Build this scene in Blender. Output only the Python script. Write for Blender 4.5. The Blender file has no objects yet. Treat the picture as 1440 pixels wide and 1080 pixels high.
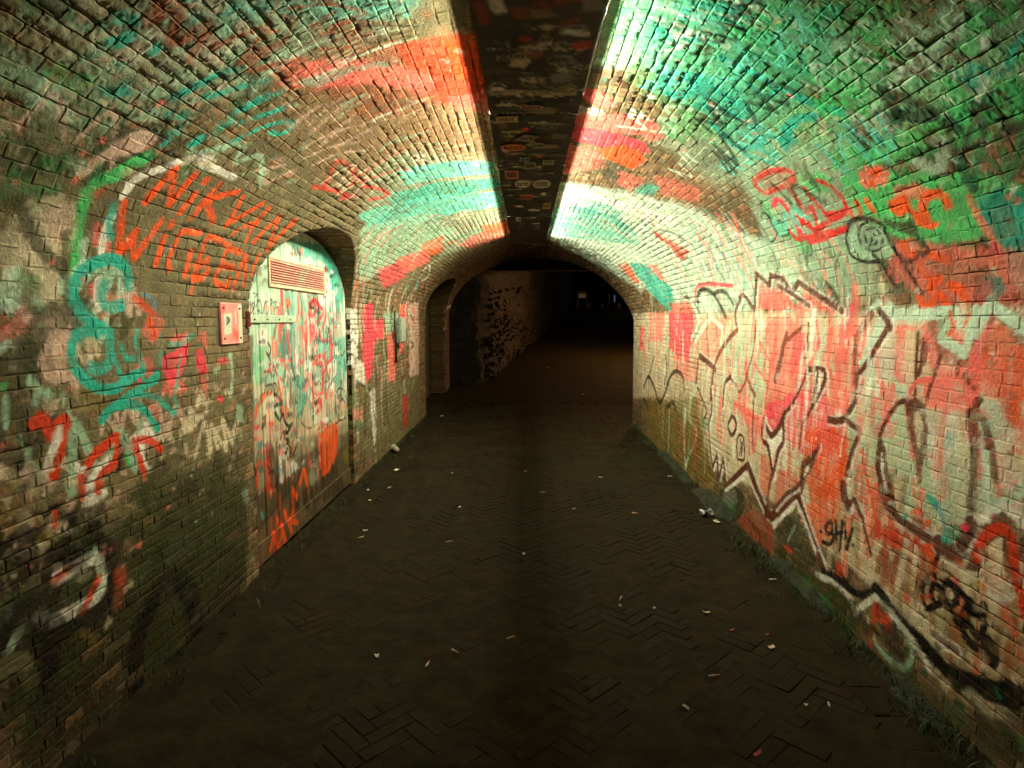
import bpy, math, random
import numpy as np
from mathutils import Matrix, Vector, Euler

random.seed(7)
rng = np.random.default_rng(11)
scene = bpy.context.scene
COL = scene.collection

# ------------------------------------------------------------------ camera
FPX = 880.0                       # focal length in pixels of a 1440 wide picture
EYE = 1.6
cam_data = bpy.data.cameras.new("camera")
cam_data.sensor_width = 36.0
cam_data.lens = FPX / 1440.0 * 36.0
cam_data.clip_start = 0.05
cam_data.clip_end = 400.0
cam = bpy.data.objects.new("camera", cam_data)
COL.objects.link(cam)
cam.location = (0.0, 0.0, EYE)
cam.rotation_euler = (math.radians(90.0) - math.atan(88.0 / FPX), 0.0, math.atan(18.0 / FPX))
scene.camera = cam
CAM_R = np.array(cam.rotation_euler.to_matrix())

# ------------------------------------------------------------------ night sky, exposure
world = bpy.data.worlds.new("World")
scene.world = world
world.use_nodes = True
wn = world.node_tree.nodes
sky = wn.new("ShaderNodeTexSky")
sky.sky_type = 'NISHITA'
sky.sun_disc = False
sky.sun_elevation = math.radians(2.0)
sky.sun_rotation = math.radians(200.0)
wn["Background"].inputs["Strength"].default_value = 0.0006
world.node_tree.links.new(sky.outputs[0], wn["Background"].inputs["Color"])

scene.view_settings.view_transform = 'Standard'
scene.view_settings.look = 'None'
scene.view_settings.exposure = 0.0
scene.view_settings.gamma = 1.0
scene.view_settings.use_curve_mapping = False
scene.render.engine = 'CYCLES'
scene.cycles.use_denoising = True
scene.cycles.max_bounces = 5
scene.cycles.diffuse_bounces = 3
scene.cycles.glossy_bounces = 2
scene.cycles.use_adaptive_sampling = True
scene.cycles.adaptive_threshold = 0.03

LAMP_STRENGTH = 545.0
LAMP_COLOR = (1.0, 0.94, 0.69)
LAMP_Y0, LAMP_Y1 = 2.5, 9.4

# ------------------------------------------------------------------ small helpers
def lin(c):
    c = np.asarray(c, dtype=np.float64) / 255.0
    return np.where(c <= 0.04045, c / 12.92, ((c + 0.055) / 1.055) ** 2.4)

PAL = dict(
    OR=(234, 86, 34), CO=(244, 112, 100), PK=(240, 62, 86), RD=(205, 45, 40), RO=(214, 62, 28),
    TE=(38, 172, 148), TD=(22, 128, 118), TL=(95, 205, 180), GR=(66, 188, 104), GD=(38, 120, 70), MI=(160, 200, 166),
    ML=(196, 222, 196), WH=(236, 232, 216), CR=(214, 200, 166), PP=(212, 178, 158), BR=(92, 44, 20), BP=(138, 74, 58),
    BK=(20, 18, 16), DG=(62, 64, 40), OL=(112, 108, 76), OY=(120, 104, 40), TN=(150, 116, 82), BN=(104, 74, 46), BL=(70, 140, 170),
    GY=(140, 140, 124), DB=(48, 38, 24), MO=(48, 56, 22), YE=(188, 160, 40), DT=(20, 46, 32), RB=(150, 74, 48),
)
PALL = {k: lin(v) for k, v in PAL.items()}

def pxdir(px, py):
    px = np.asarray(px, float); py = np.asarray(py, float)
    d = np.stack([(px - 720.0) / FPX, -(py - 540.0) / FPX, -np.ones_like(px)], -1)
    return d @ CAM_R.T

def project(P):
    """world points -> pixels of the 1440 wide picture (used to choose mesh density only)"""
    q = (np.asarray(P) - np.array([0, 0, EYE])) @ CAM_R
    w = np.minimum(q[..., 2], -0.05)
    return 720.0 - FPX * q[..., 0] / w, 540.0 + FPX * q[..., 1] / w

# ------------------------------------------------------------------ tunnel profile
XL, XR = -1.68, 1.70
CX, HA = (XL + XR) / 2, (XR - XL) / 2
ZS, RISE = 1.62, 1.262
_n = 1200
_t = np.linspace(math.pi, 0, _n)
_px = np.concatenate([np.full(300, XL), CX + HA * np.cos(_t), np.full(300, XR)])
_pz = np.concatenate([np.linspace(-0.25, ZS, 300, endpoint=False), ZS + RISE * np.sin(_t), np.linspace(ZS, -0.25, 301)[1:]])
_ps = np.concatenate([[0], np.cumsum(np.hypot(np.diff(_px), np.diff(_pz)))])
_ps = _ps - 0.25                      # s = 0 at the foot of the left wall
S_TOP = _ps[-1] - 0.25                # s at the foot of the right wall
S1 = ZS                               # left springing
S2 = S_TOP - ZS                       # right springing
_nx = np.gradient(_pz, _ps); _nz = -np.gradient(_px, _ps)   # inward normal
_nl = np.hypot(_nx, _nz); _nx /= _nl; _nz /= _nl
_th = np.arctan2(_pz - EYE, _px)
_th = np.where(_th < -math.pi / 2 , _th + 2 * math.pi, _th)
_rr = np.hypot(_pz - EYE, _px)

def tun(s, y, d=0.0):
    """point of the tunnel lining at arc length s, depth y, d metres proud of the face"""
    x = np.interp(s, _ps, _px); z = np.interp(s, _ps, _pz)
    nx = np.interp(s, _ps, _nx); nz = np.interp(s, _ps, _nz)
    return np.stack([x + nx * d, np.broadcast_to(y, x.shape), z + nz * d], -1)

def px2tun(px, py):
    d = pxdir(px, py)
    th = np.arctan2(d[..., 2], d[..., 0])
    th = np.where(th < -math.pi / 2, th + 2 * math.pi, th)
    s = np.interp(th, _th[::-1], _ps[::-1])
    r = np.interp(th, _th[::-1], _rr[::-1])
    y = d[..., 1] * r / np.maximum(np.hypot(d[..., 0], d[..., 2]), 1e-6)
    return np.stack([y, s], -1)

def px2x(x0):
    def f(px, py):
        d = pxdir(px, py)
        t = x0 / d[..., 0]
        return np.stack([d[..., 1] * t, EYE + d[..., 2] * t], -1)
    return f

def px2z(z0):
    def f(px, py):
        d = pxdir(px, py)
        t = (z0 - EYE) / d[..., 2]
        return np.stack([d[..., 0] * t, d[..., 1] * t], -1)
    return f

floor_at = px2z(0.0)

# ------------------------------------------------------------------ noise
def vnoise_grid(nv, nu, cv, cu, seed):
    """smooth value noise over an nv x nu grid, cells of cv x cu samples"""
    r = np.random.default_rng(seed)
    gv, gu = int(nv / cv) + 3, int(nu / cu) + 3
    g = r.random((gv, gu)).astype(np.float32)
    a = np.arange(nv) / cv; b = np.arange(nu) / cu
    i = a.astype(int); j = b.astype(int)
    fa = (a - i).astype(np.float32); fb = (b - j).astype(np.float32)
    fa = fa * fa * (3 - 2 * fa); fb = fb * fb * (3 - 2 * fb)
    rows = g[i] * (1 - fa[:, None]) + g[i + 1] * fa[:, None]
    return rows[:, j] * (1 - fb[None]) + rows[:, j + 1] * fb[None]

def fbm(nv, nu, cv, cu, seed, octaves=4, gain=0.55):
    out = np.zeros((nv, nu), np.float32); amp = 1.0; tot = 0.0
    for o in range(octaves):
        out += amp * vnoise_grid(nv, nu, max(cv, 1.0), max(cu, 1.0), seed + 31 * o)
        tot += amp; amp *= gain; cv /= 2.1; cu /= 2.1
    return out / tot

def hnoise(p, seed=0):
    """value noise at scattered points p (n,2) or (n,3)"""
    p = np.asarray(p, float)
    i = np.floor(p).astype(np.int64); f = p - i; f = f * f * (3 - 2 * f)
    d = p.shape[1]; out = np.zeros(len(p))
    for c in range(2 ** d):
        o = np.array([(c >> k) & 1 for k in range(d)])
        q = i + o
        h = (q[:, 0] * 374761393 + q[:, 1] * 668265263 + (q[:, 2] * 2147483647 if d == 3 else 0) + seed * 974634221) & 0x7fffffff
        h = ((h ^ (h >> 13)) * 1274126177) & 0x7fffffff
        h = (h ^ (h >> 16)) & 0xffff
        w = np.ones(len(p))
        for k in range(d):
            w *= f[:, k] if o[k] else 1 - f[:, k]
        out += w * h / 65535.0
    return out

def sstep(a, b, x):
    t = np.clip((x - a) / (b - a), 0, 1)
    return t * t * (3 - 2 * t)

# ------------------------------------------------------------------ paint canvas: pigment on a surface, in metres
def spline(pts, n=7):
    pts = np.asarray(pts, float)
    if len(pts) < 3:
        return pts
    P = np.vstack([2 * pts[0] - pts[1], pts, 2 * pts[-1] - pts[-2]])
    out = []
    for k in range(1, len(P) - 2):
        t = np.linspace(0, 1, n, endpoint=False)[:, None]
        p0, p1, p2, p3 = P[k - 1], P[k], P[k + 1], P[k + 2]
        out.append(0.5 * (2 * p1 + (p2 - p0) * t + (2 * p0 - 5 * p1 + 4 * p2 - p3) * t ** 2 + (3 * p1 - p0 - 3 * p2 + p3) * t ** 3))
    return np.vstack(out + [pts[-1:]])

def dense(pts, step=9.0, close=False):
    pts = np.asarray(pts, float)
    if close:
        pts = np.vstack([pts, pts[:1]])
    out = [pts[:1]]
    for a, b in zip(pts[:-1], pts[1:]):
        k = max(1, int(np.hypot(*(b - a)) / step))
        out.append(a + (b - a) * (np.arange(1, k + 1) / k)[:, None])
    return np.vstack(out)

class Canvas:
    def __init__(self, u0, u1, du, v0, v1, dv, mapper, seed):
        self.u0, self.v0, self.du, self.dv = u0, v0, du, dv
        self.nu, self.nv = int((u1 - u0) / du), int((v1 - v0) / dv)
        self.rgb = np.zeros((self.nv, self.nu, 3), np.float32)
        self.a = np.zeros((self.nv, self.nu), np.float32)
        self.map = mapper
        self.n1 = fbm(self.nv, self.nu, 0.05 / dv, 0.05 / du, seed, 4, 0.7)          # ragged edges
        self.n2 = fbm(self.nv, self.nu, 0.30 / dv, 0.30 / du, seed + 5, 5, 0.6)      # wear
        self.n3 = vnoise_grid(self.nv, self.nu, 0.9, 1.3, seed + 9)                  # grain
        self.n4 = fbm(self.nv, self.nu, 0.22 / dv, 0.022 / du, seed + 13, 3, 0.6)    # runs and roller marks
        self.r = np.random.default_rng(seed)
    def blend(self, sl, m, col):
        m = (m * (0.90 + 0.10 * sstep(0.25, 0.5, self.n4[sl])))[..., None]
        col = np.asarray(col, np.float32) * (0.78 + 0.46 * (0.6 * self.n2[sl] + 0.4 * self.n4[sl]))[..., None]
        a = self.a[sl][..., None]
        out = m + a * (1 - m)
        self.rgb[sl] = np.where(out > 1e-4, (col * m + self.rgb[sl] * a * (1 - m)) / np.maximum(out, 1e-4), 0)
        self.a[sl] = out[..., 0]
    def box(self, uv, pad):
        i0 = int(np.clip((uv[:, 1].min() - pad - self.v0) / self.dv, 0, self.nv)); i1 = int(np.clip((uv[:, 1].max() + pad - self.v0) / self.dv + 2, 0, self.nv))
        j0 = int(np.clip((uv[:, 0].min() - pad - self.u0) / self.du, 0, self.nu)); j1 = int(np.clip((uv[:, 0].max() + pad - self.u0) / self.du + 2, 0, self.nu))
        return i0, i1, j0, j1
    def stroke_uv(self, uv, width, col, alpha=0.95, soft=0.16, wear=0.10, rag=0.35):
        alpha = min(1.0, alpha * 1.07)
        width = width * (1.25 if width < 0.035 else 1.08)
        uv = np.asarray(uv, float); hw = width / 2
        if len(uv) == 1:
            uv = np.vstack([uv, uv + 1e-5])
        pad = hw * (1.3 + rag) + self.du
        i0, i1, j0, j1 = self.box(uv, pad)
        if i1 - i0 < 1 or j1 - j0 < 1:
            return
        D = np.full((i1 - i0, j1 - j0), 1e9, np.float32)
        for a, b in zip(uv[:-1], uv[1:]):
            k0, k1, l0, l1 = self.box(np.stack([a, b]), pad)
            if k1 <= k0 or l1 <= l0:
                continue
            V = (self.v0 + np.arange(k0, k1) * self.dv)[:, None]; U = (self.u0 + np.arange(l0, l1) * self.du)[None]
            e = b - a; L = max(e @ e, 1e-12)
            t = np.clip(((U - a[0]) * e[0] + (V - a[1]) * e[1]) / L, 0, 1)
            d = np.hypot(U - a[0] - t * e[0], V - a[1] - t * e[1])
            s = (slice(k0 - i0, k1 - i0), slice(l0 - j0, l1 - j0))
            D[s] = np.minimum(D[s], d)
        sl = (slice(i0, i1), slice(j0, j1))
        D += (self.n1[sl] - 0.5) * hw * rag
        m = 1 - sstep(hw * (1 - soft), hw * (1 + soft * 0.5) + 0.5 * self.du, D)
        m *= alpha * (1 - wear * sstep(0.45, 0.75, self.n2[sl] * 0.6 + self.n3[sl] * 0.4))
        self.blend(sl, m, col)
    def mask_poly(self, uv):
        i0, i1, j0, j1 = self.box(uv, 0.02)
        M = np.zeros((max(i1 - i0, 0), max(j1 - j0, 0)), np.float32)
        if M.size == 0:
            return M, i0, i1, j0, j1
        a = uv; b = np.roll(uv, -1, 0)
        for i in range(i0, i1):
            v = self.v0 + i * self.dv
            c = (a[:, 1] > v) != (b[:, 1] > v)
            if not c.any():
                continue
            A, B = a[c], b[c]
            us = np.sort(A[:, 0] + (v - A[:, 1]) * (B[:, 0] - A[:, 0]) / (B[:, 1] - A[:, 1]))
            js = np.clip(((us - self.u0) / self.du - j0).round().astype(int), 0, M.shape[1])
            for k in range(0, len(js) - 1, 2):
                M[i - i0, js[k]:js[k + 1]] = 1
        return M, i0, i1, j0, j1
    @staticmethod
    def blur(M, rv, ru):
        for ax, r in ((0, rv), (1, ru)):
            r = int(max(1, r))
            for _ in range(2):
                pad = [(0, 0), (0, 0)]; pad[ax] = (r + 1, r)
                c = np.cumsum(np.pad(M, pad, mode='edge'), axis=ax, dtype=np.float64)
                n = 2 * r + 1
                M = ((c[n:] - c[:-n]) if ax == 0 else (c[:, n:] - c[:, :-n])) / n
                M = M.astype(np.float32)
        return M
    def poly_uv(self, uv, col, alpha=0.9, feather=0.012, wear=0.25, rag=0.5):
        if feather < 0.06:
            feather *= 0.65; alpha = min(1.0, alpha * 1.06)
        M, i0, i1, j0, j1 = self.mask_poly(uv)
        if M.size == 0:
            return
        amp = 0.0 if feather >= 0.06 else (0.09 if feather >= 0.012 else 0.022)       # ragged outline
        p = int((feather + amp * 0.6) / self.du) + 2; q = int((feather + amp * 0.6) / self.dv) + 2
        I0, I1, J0, J1 = max(i0 - q, 0), min(i1 + q, self.nv), max(j0 - p, 0), min(j1 + p, self.nu)
        F = np.zeros((I1 - I0, J1 - J0), np.float32); F[i0 - I0:i1 - I0, j0 - J0:j1 - J0] = M
        if amp:
            s0 = (slice(I0, I1), slice(J0, J1))
            dv_ = ((self.n1[s0] - 0.5) * 0.7 + (self.n4[s0] - 0.5)) * amp; du_ = ((self.n2[s0] - 0.5) + (self.n1[s0] - 0.5) * 0.5) * amp
            ii = np.clip(np.arange(F.shape[0])[:, None] + (dv_ / self.dv).astype(int), 0, F.shape[0] - 1)
            jj = np.clip(np.arange(F.shape[1])[None] + (du_ / self.du).astype(int), 0, F.shape[1] - 1)
            F = F[ii, jj]
        F = self.blur(F, feather / self.dv / 2, feather / self.du / 2)
        sl = (slice(I0, I1), slice(J0, J1))
        w = self.n1[sl] * 0.6 + self.n2[sl] * 0.4 if feather < 0.06 else self.n2[sl] * 0.75 + self.n1[sl] * 0.25
        rag = rag * (2.2 if feather >= 0.1 else 1.5)
        F = sstep(0.5 - 0.5 * 0.8, 0.5 + 0.5 * 0.8, F + (w - 0.5) * rag * (F > 0.01) * 1.6)
        if feather >= 0.1:
            alpha, wear = min(1.0, alpha * 1.25), wear * 0.6
        if amp > 0.05:
            F = F * (0.62 + 0.38 * sstep(0.28, 0.52, self.n4[sl] * 0.55 + self.n1[sl] * 0.45))
        F *= alpha * (1 - wear * sstep(0.42, 0.72, self.n2[sl] * 0.6 + self.n3[sl] * 0.4))
        self.blend(sl, F, col)
    # --- the same, from outlines traced on the photograph and laid onto the surface
    def S(self, pts, width, col, alpha=0.92, smooth=True, **k):
        p = spline(pts) if smooth else np.asarray(pts, float)
        p = dense(p, 14.0)
        self.stroke_uv(self.map(p[:, 0], p[:, 1]), width, PALL[col] if isinstance(col, str) else col, alpha, **k)
    def P(self, pts, col, alpha=0.9, feather=0.012, **k):
        p = dense(pts, 10.0, True)[:-1]
        self.poly_uv(self.map(p[:, 0], p[:, 1]), PALL[col] if isinstance(col, str) else col, alpha, feather, **k)
    def run(self, text, halo=False):
        """lines 'S COL width [alpha [wear]] ; x,y x,y ...' stroke (s = spline, L = straight), 'P COL alpha feather [wear]' area, 'W' soft wash, 'D COL r' dot"""
        for line in text.strip().splitlines():
            line = line.split('#')[0].strip()
            if not line:
                continue
            head, pts = line.split(';')
            h = head.split(); op, col = h[0], h[1]; f = [float(x) for x in h[2:]]
            pts = np.array([[float(c) for c in q.split(',')] for q in pts.split()])
            if op in 'SL':
                k = {}
                if len(f) > 2: k['wear'] = f[2]
                if len(f) > 3: k['soft'] = f[3]
                if halo and col == 'BR' and f[0] >= 0.026:
                    self.S(pts + np.array([2.0, 1.0]), f[0] + 0.022, 'WH', 0.6, smooth=op == 'S', wear=0.5)
                self.S(pts, f[0], col, f[1] if len(f) > 1 else 0.92, smooth=op == 'S', **k)
            elif op == 'P':
                k = {}
                if len(f) > 2: k['wear'] = f[2]
                if len(f) > 3: k['rag'] = f[3]
                self.P(pts, col, f[0] if f else 0.9, f[1] if len(f) > 1 else 0.012, **k)
            elif op == 'D':
                for q in pts:
                    self.S([q], f[0], col, f[1] if len(f) > 1 else 0.92)
    def rand_in(self, pts, n):
        """n random surface points inside a traced outline"""
        p = np.asarray(pts, float); out = []
        lo, hi = p.min(0), p.max(0)
        while len(out) < n:
            q = lo + self.r.random(2) * (hi - lo)
            a, b = p, np.roll(p, -1, 0)
            c = ((a[:, 1] > q[1]) != (b[:, 1] > q[1]))
            xs = a[c, 0] + (q[1] - a[c, 1]) * (b[c, 0] - a[c, 0]) / (b[c, 1] - a[c, 1])
            if (xs > q[0]).sum() % 2:
                out.append(q)
        q = np.array(out)
        return self.map(q[:, 0], q[:, 1])
    def streaks(self, pts, n, cols, ln=(0.1, 0.35), wd=(0.008, 0.03), slant=0.05, alpha=0.8):
        for c in self.rand_in(pts, n):
            L = self.r.uniform(*ln); k = self.r.uniform(-slant, slant)
            self.stroke_uv([[c[0] - k, c[1] - L / 2], [c[0] + k * 0.3, c[1]], [c[0] + k, c[1] + L / 2]], self.r.uniform(*wd), PALL[cols[self.r.integers(len(cols))]], alpha * self.r.uniform(0.6, 1), wear=0.5)
    def dabs(self, pts, n, cols, size=(0.03, 0.12), alpha=0.7, wear=0.5):
        for c in self.rand_in(pts, n):
            m = self.r.integers(5, 9); an = np.sort(self.r.random(m)) * 6.283
            rad = self.r.uniform(*size) * self.r.uniform(0.5, 1.2, m)
            self.poly_uv(c + np.stack([np.cos(an) * rad, np.sin(an) * rad * self.r.uniform(0.4, 1.0)], -1), PALL[cols[self.r.integers(len(cols))]], alpha * self.r.uniform(0.5, 1), 0.015, wear=wear, rag=0.9)
    def scribbles(self, pts, n, cols, size=(0.05, 0.14), wd=(0.006, 0.012), alpha=0.85):
        """small hand-written tags that cannot be read"""
        for c in self.rand_in(pts, n):
            k = self.r.integers(5, 10); L = self.r.uniform(*size) * 1.6; H = L * self.r.uniform(0.25, 0.6)
            x = np.linspace(-L / 2, L / 2, k) + self.r.normal(0, L * 0.09, k)
            z = np.where(np.arange(k) % 2, H / 2, -H / 2) * self.r.uniform(0.5, 1.1, k)
            sg = 1.0 if self.r.random() < 0.5 else -1.0
            self.stroke_uv(spline(np.stack([c[0] + x * sg, c[1] + z], -1), 5), self.r.uniform(*wd), PALL[cols[self.r.integers(len(cols))]], alpha, wear=0.15)
    def sample(self, u, v):
        x = np.clip((u - self.u0) / self.du, 0, self.nu - 1.001); y = np.clip((v - self.v0) / self.dv, 0, self.nv - 1.001)
        j = x.astype(int); i = y.astype(int); fx = (x - j)[:, None]; fy = (y - i)[:, None]
        def g(A):
            return (A[i, j] * (1 - fx) + A[i, j + 1] * fx) * (1 - fy) + (A[i + 1, j] * (1 - fx) + A[i + 1, j + 1] * fx) * fy
        A = np.concatenate([self.rgb * 1.0, self.a[..., None]], -1) if not hasattr(self, '_pk') else self._pk
        self._pk = A
        r = g(A)
        return r[:, :3], r[:, 3]

# ------------------------------------------------------------------ objects
def tag(o, label=None, cat=None, group=None, kind=None):
    if label: o["label"] = label
    if cat: o["category"] = cat
    if group: o["group"] = group
    if kind: o["kind"] = kind
    return o

def empty(name, loc=(0, 0, 0), rz=0.0):
    o = bpy.data.objects.new(name, None)
    o.empty_display_size = 0.1
    o.location = loc; o.rotation_euler = (0, 0, rz)
    COL.objects.link(o)
    return o

def mesh_from(name, V, F, mats, smooth=True, colors=None):
    """V (n,3), F (m,4) or list of polygons"""
    me = bpy.data.meshes.new(name)
    V = np.asarray(V, np.float32)
    if isinstance(F, np.ndarray):
        m, k = F.shape
        me.vertices.add(len(V)); me.vertices.foreach_set("co", V.ravel())
        me.loops.add(m * k); me.loops.foreach_set("vertex_index", F.astype(np.int32).ravel())
        me.polygons.add(m); me.polygons.foreach_set("loop_start", np.arange(0, m * k, k, dtype=np.int32))
        me.update(calc_edges=True)
    else:
        me.from_pydata([tuple(map(float, v)) for v in V], [], [tuple(int(i) for i in f) for f in F])
        me.update()
    if smooth:
        me.polygons.foreach_set("use_smooth", np.ones(len(me.polygons), bool))
    if colors is not None:
        at = me.color_attributes.new("paint", 'FLOAT_COLOR', 'POINT')
        c = np.ones((len(V), 4), np.float32); c[:, :colors.shape[1]] = colors
        at.data.foreach_set("color", c.ravel())
    for mt in (mats if isinstance(mats, (list, tuple)) else [mats]):
        me.materials.append(mt)
    return me

def obj(name, me, parent=None):
    o = bpy.data.objects.new(name, me)
    COL.objects.link(o)
    if parent is not None:
        o.parent = parent
    return o

class MB:
    """collects boxes, tubes and polygons into one mesh"""
    def __init__(self):
        self.V = []; self.F = []
    def add(self, V, F):
        b = len(self.V)
        self.V += [tuple(map(float, v)) for v in V]; self.F += [tuple(int(i) + b for i in f) for f in F]
        return self
    def box(self, x0, x1, y0, y1, z0, z1, bev=0.0):
        if bev <= 0:
            return self.add([(x0, y0, z0), (x1, y0, z0), (x1, y1, z0), (x0, y1, z0), (x0, y0, z1), (x1, y0, z1), (x1, y1, z1), (x0, y1, z1)],
                            [(0, 3, 2, 1), (4, 5, 6, 7), (0, 1, 5, 4), (1, 2, 6, 5), (2, 3, 7, 6), (3, 0, 4, 7)])
        V = []; b = bev
        for sx, X in ((1, x0), (-1, x1)):
            for sy, Y in ((1, y0), (-1, y1)):
                for sz, Z in ((1, z0), (-1, z1)):
                    V += [(X, Y + sy * b, Z + sz * b), (X + sx * b, Y, Z + sz * b), (X + sx * b, Y + sy * b, Z)]
        c = lambda i, j, k, a: ((i * 2 + j) * 2 + k) * 3 + a
        F = [(c(0, 0, 0, 0), c(0, 0, 1, 0), c(0, 1, 1, 0), c(0, 1, 0, 0)), (c(1, 0, 0, 0), c(1, 1, 0, 0), c(1, 1, 1, 0), c(1, 0, 1, 0)),
             (c(0, 0, 0, 1), c(1, 0, 0, 1), c(1, 0, 1, 1), c(0, 0, 1, 1)), (c(0, 1, 0, 1), c(0, 1, 1, 1), c(1, 1, 1, 1), c(1, 1, 0, 1)),
             (c(0, 0, 0, 2), c(0, 1, 0, 2), c(1, 1, 0, 2), c(1, 0, 0, 2)), (c(0, 0, 1, 2), c(1, 0, 1, 2), c(1, 1, 1, 2), c(0, 1, 1, 2))]
        for j in (0, 1):
            for k in (0, 1):
                F.append((c(0, j, k, 1), c(1, j, k, 1), c(1, j, k, 2), c(0, j, k, 2)))
                F.append((c(j, 0, k, 0), c(j, 1, k, 0), c(j, 1, k, 2), c(j, 0, k, 2)))
                F.append((c(j, k, 0, 0), c(j, k, 1, 0), c(j, k, 1, 1), c(j, k, 0, 1)))
                for i in (0, 1):
                    F.append((c(i, j, k, 0), c(i, j, k, 1), c(i, j, k, 2)))
        return self.add(V, F)
    def tube(self, pts, r, n=8, caps=True):
        pts = [Vector(p) for p in pts]
        rs = r if isinstance(r, (list, tuple)) else [r] * len(pts)
        V = []; F = []
        for i, p in enumerate(pts):
            t = (pts[min(i + 1, len(pts) - 1)] - pts[max(i - 1, 0)]).normalized()
            a = t.orthogonal().normalized() if i == 0 else (a - t * a.dot(t)).normalized()
            b = t.cross(a)
            for k in range(n):
                an = 2 * math.pi * k / n
                V.append(p + (a * math.cos(an) + b * math.sin(an)) * rs[i])
        for i in range(len(pts) - 1):
            for k in range(n):
                F.append((i * n + k, i * n + (k + 1) % n, (i + 1) * n + (k + 1) % n, (i + 1) * n + k))
        if caps:
            F.append(tuple(range(n))[::-1]); F.append(tuple((len(pts) - 1) * n + k for k in range(n)))
        return self.add(V, F)
    def build(self, name, mat, parent=None, smooth=False, loc=None, rot=None, flip=True):
        import bmesh
        me = mesh_from(name, self.V, self.F, mat, smooth)
        bm = bmesh.new(); bm.from_mesh(me); bmesh.ops.recalc_face_normals(bm, faces=bm.faces); bm.to_mesh(me); bm.free()
        o = obj(name, me, parent)
        if loc is not None: o.location = loc
        if rot is not None: o.rotation_euler = rot
        return o

# ------------------------------------------------------------------ materials
def new_mat(name):
    m = bpy.data.materials.new(name); m.use_nodes = True
    return m, m.node_tree.nodes, m.node_tree.links, m.node_tree.nodes["Principled BSDF"]

def painted_mat(name, rough=0.72, bump=0.26, scale=1.0, var=0.22, spec=0.08):
    """pigment comes from the mesh attribute, grain, grime and relief from noise"""
    m, N, Lk, B = new_mat(name)
    at = N.new("ShaderNodeAttribute"); at.attribute_name = "paint"
    geo = N.new("ShaderNodeNewGeometry")
    n1 = N.new("ShaderNodeTexNoise"); n1.inputs["Scale"].default_value = 70 * scale; n1.inputs["Detail"].default_value = 4; n1.inputs["Roughness"].default_value = 0.7
    n3 = N.new("ShaderNodeTexNoise"); n3.inputs["Scale"].default_value = 7 * scale; n3.inputs["Detail"].default_value = 2
    for n in (n1, n3):
        Lk.new(geo.outputs["Position"], n.inputs["Vector"])
    r1 = N.new("ShaderNodeMapRange"); r1.inputs[1].default_value = 0.3; r1.inputs[2].default_value = 0.7; r1.inputs[3].default_value = 1 - var; r1.inputs[4].default_value = 1 + var * 0.6
    Lk.new(n1.outputs["Fac"], r1.inputs[0])
    r3 = N.new("ShaderNodeMapRange"); r3.inputs[1].default_value = 0.3; r3.inputs[2].default_value = 0.7; r3.inputs[3].default_value = 1 - var * 0.8; r3.inputs[4].default_value = 1 + var * 0.5
    Lk.new(n3.outputs["Fac"], r3.inputs[0])
    mu = N.new("ShaderNodeMath"); mu.operation = 'MULTIPLY'; Lk.new(r1.outputs[0], mu.inputs[0]); Lk.new(r3.outputs[0], mu.inputs[1])
    vm = N.new("ShaderNodeVectorMath"); vm.operation = 'SCALE'; Lk.new(at.outputs["Color"], vm.inputs[0]); Lk.new(mu.outputs[0], vm.inputs["Scale"])
    Lk.new(vm.outputs[0], B.inputs["Base Color"])
    bp = N.new("ShaderNodeBump"); bp.inputs["Strength"].default_value = bump; bp.inputs["Distance"].default_value = 0.012
    Lk.new(n1.outputs["Fac"], bp.inputs["Height"]); Lk.new(bp.outputs[0], B.inputs["Normal"])
    rr = N.new("ShaderNodeMapRange"); rr.inputs[3].default_value = rough - 0.14; rr.inputs[4].default_value = rough + 0.14
    Lk.new(n3.outputs["Fac"], rr.inputs[0]); Lk.new(rr.outputs[0], B.inputs["Roughness"])
    B.inputs["Specular IOR Level"].default_value = spec
    return m

def noise_mat(name, c1, c2, scale=20, rough=0.7, metal=0.0, bump=0.3, dist=0.01, c3=None, spec=0.4, detail=4):
    m, N, Lk, B = new_mat(name)
    geo = N.new("ShaderNodeNewGeometry"); oi = N.new("ShaderNodeObjectInfo")
    n1 = N.new("ShaderNodeTexNoise"); n1.inputs["Scale"].default_value = scale; n1.inputs["Detail"].default_value = detail; n1.inputs["Roughness"].default_value = 0.65
    Lk.new(geo.outputs["Position"], n1.inputs["Vector"])
    cr = N.new("ShaderNodeValToRGB")
    cr.color_ramp.elements[0].position = 0.35; cr.color_ramp.elements[0].color = (*lin(c1), 1)
    cr.color_ramp.elements[1].position = 0.68; cr.color_ramp.elements[1].color = (*lin(c2), 1)
    if c3:
        e = cr.color_ramp.elements.new(0.52); e.color = (*lin(c3), 1)
    Lk.new(n1.outputs["Fac"], cr.inputs[0])
    hs = N.new("ShaderNodeHueSaturation")
    rm = N.new("ShaderNodeMapRange"); rm.inputs[3].default_value = 0.75; rm.inputs[4].default_value = 1.2
    Lk.new(oi.outputs["Random"], rm.inputs[0]); Lk.new(rm.outputs[0], hs.inputs["Value"]); Lk.new(cr.outputs[0], hs.inputs["Color"])
    Lk.new(hs.outputs[0], B.inputs["Base Color"])
    n2 = N.new("ShaderNodeTexNoise"); n2.inputs["Scale"].default_value = scale * 5; n2.inputs["Detail"].default_value = 2
    Lk.new(geo.outputs["Position"], n2.inputs["Vector"])
    bp = N.new("ShaderNodeBump"); bp.inputs["Strength"].default_value = bump; bp.inputs["Distance"].default_value = dist
    Lk.new(n2.outputs["Fac"], bp.inputs["Height"]); Lk.new(bp.outputs[0], B.inputs["Normal"])
    B.inputs["Roughness"].default_value = rough; B.inputs["Metallic"].default_value = metal; B.inputs["Specular IOR Level"].default_value = spec
    return m

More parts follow.
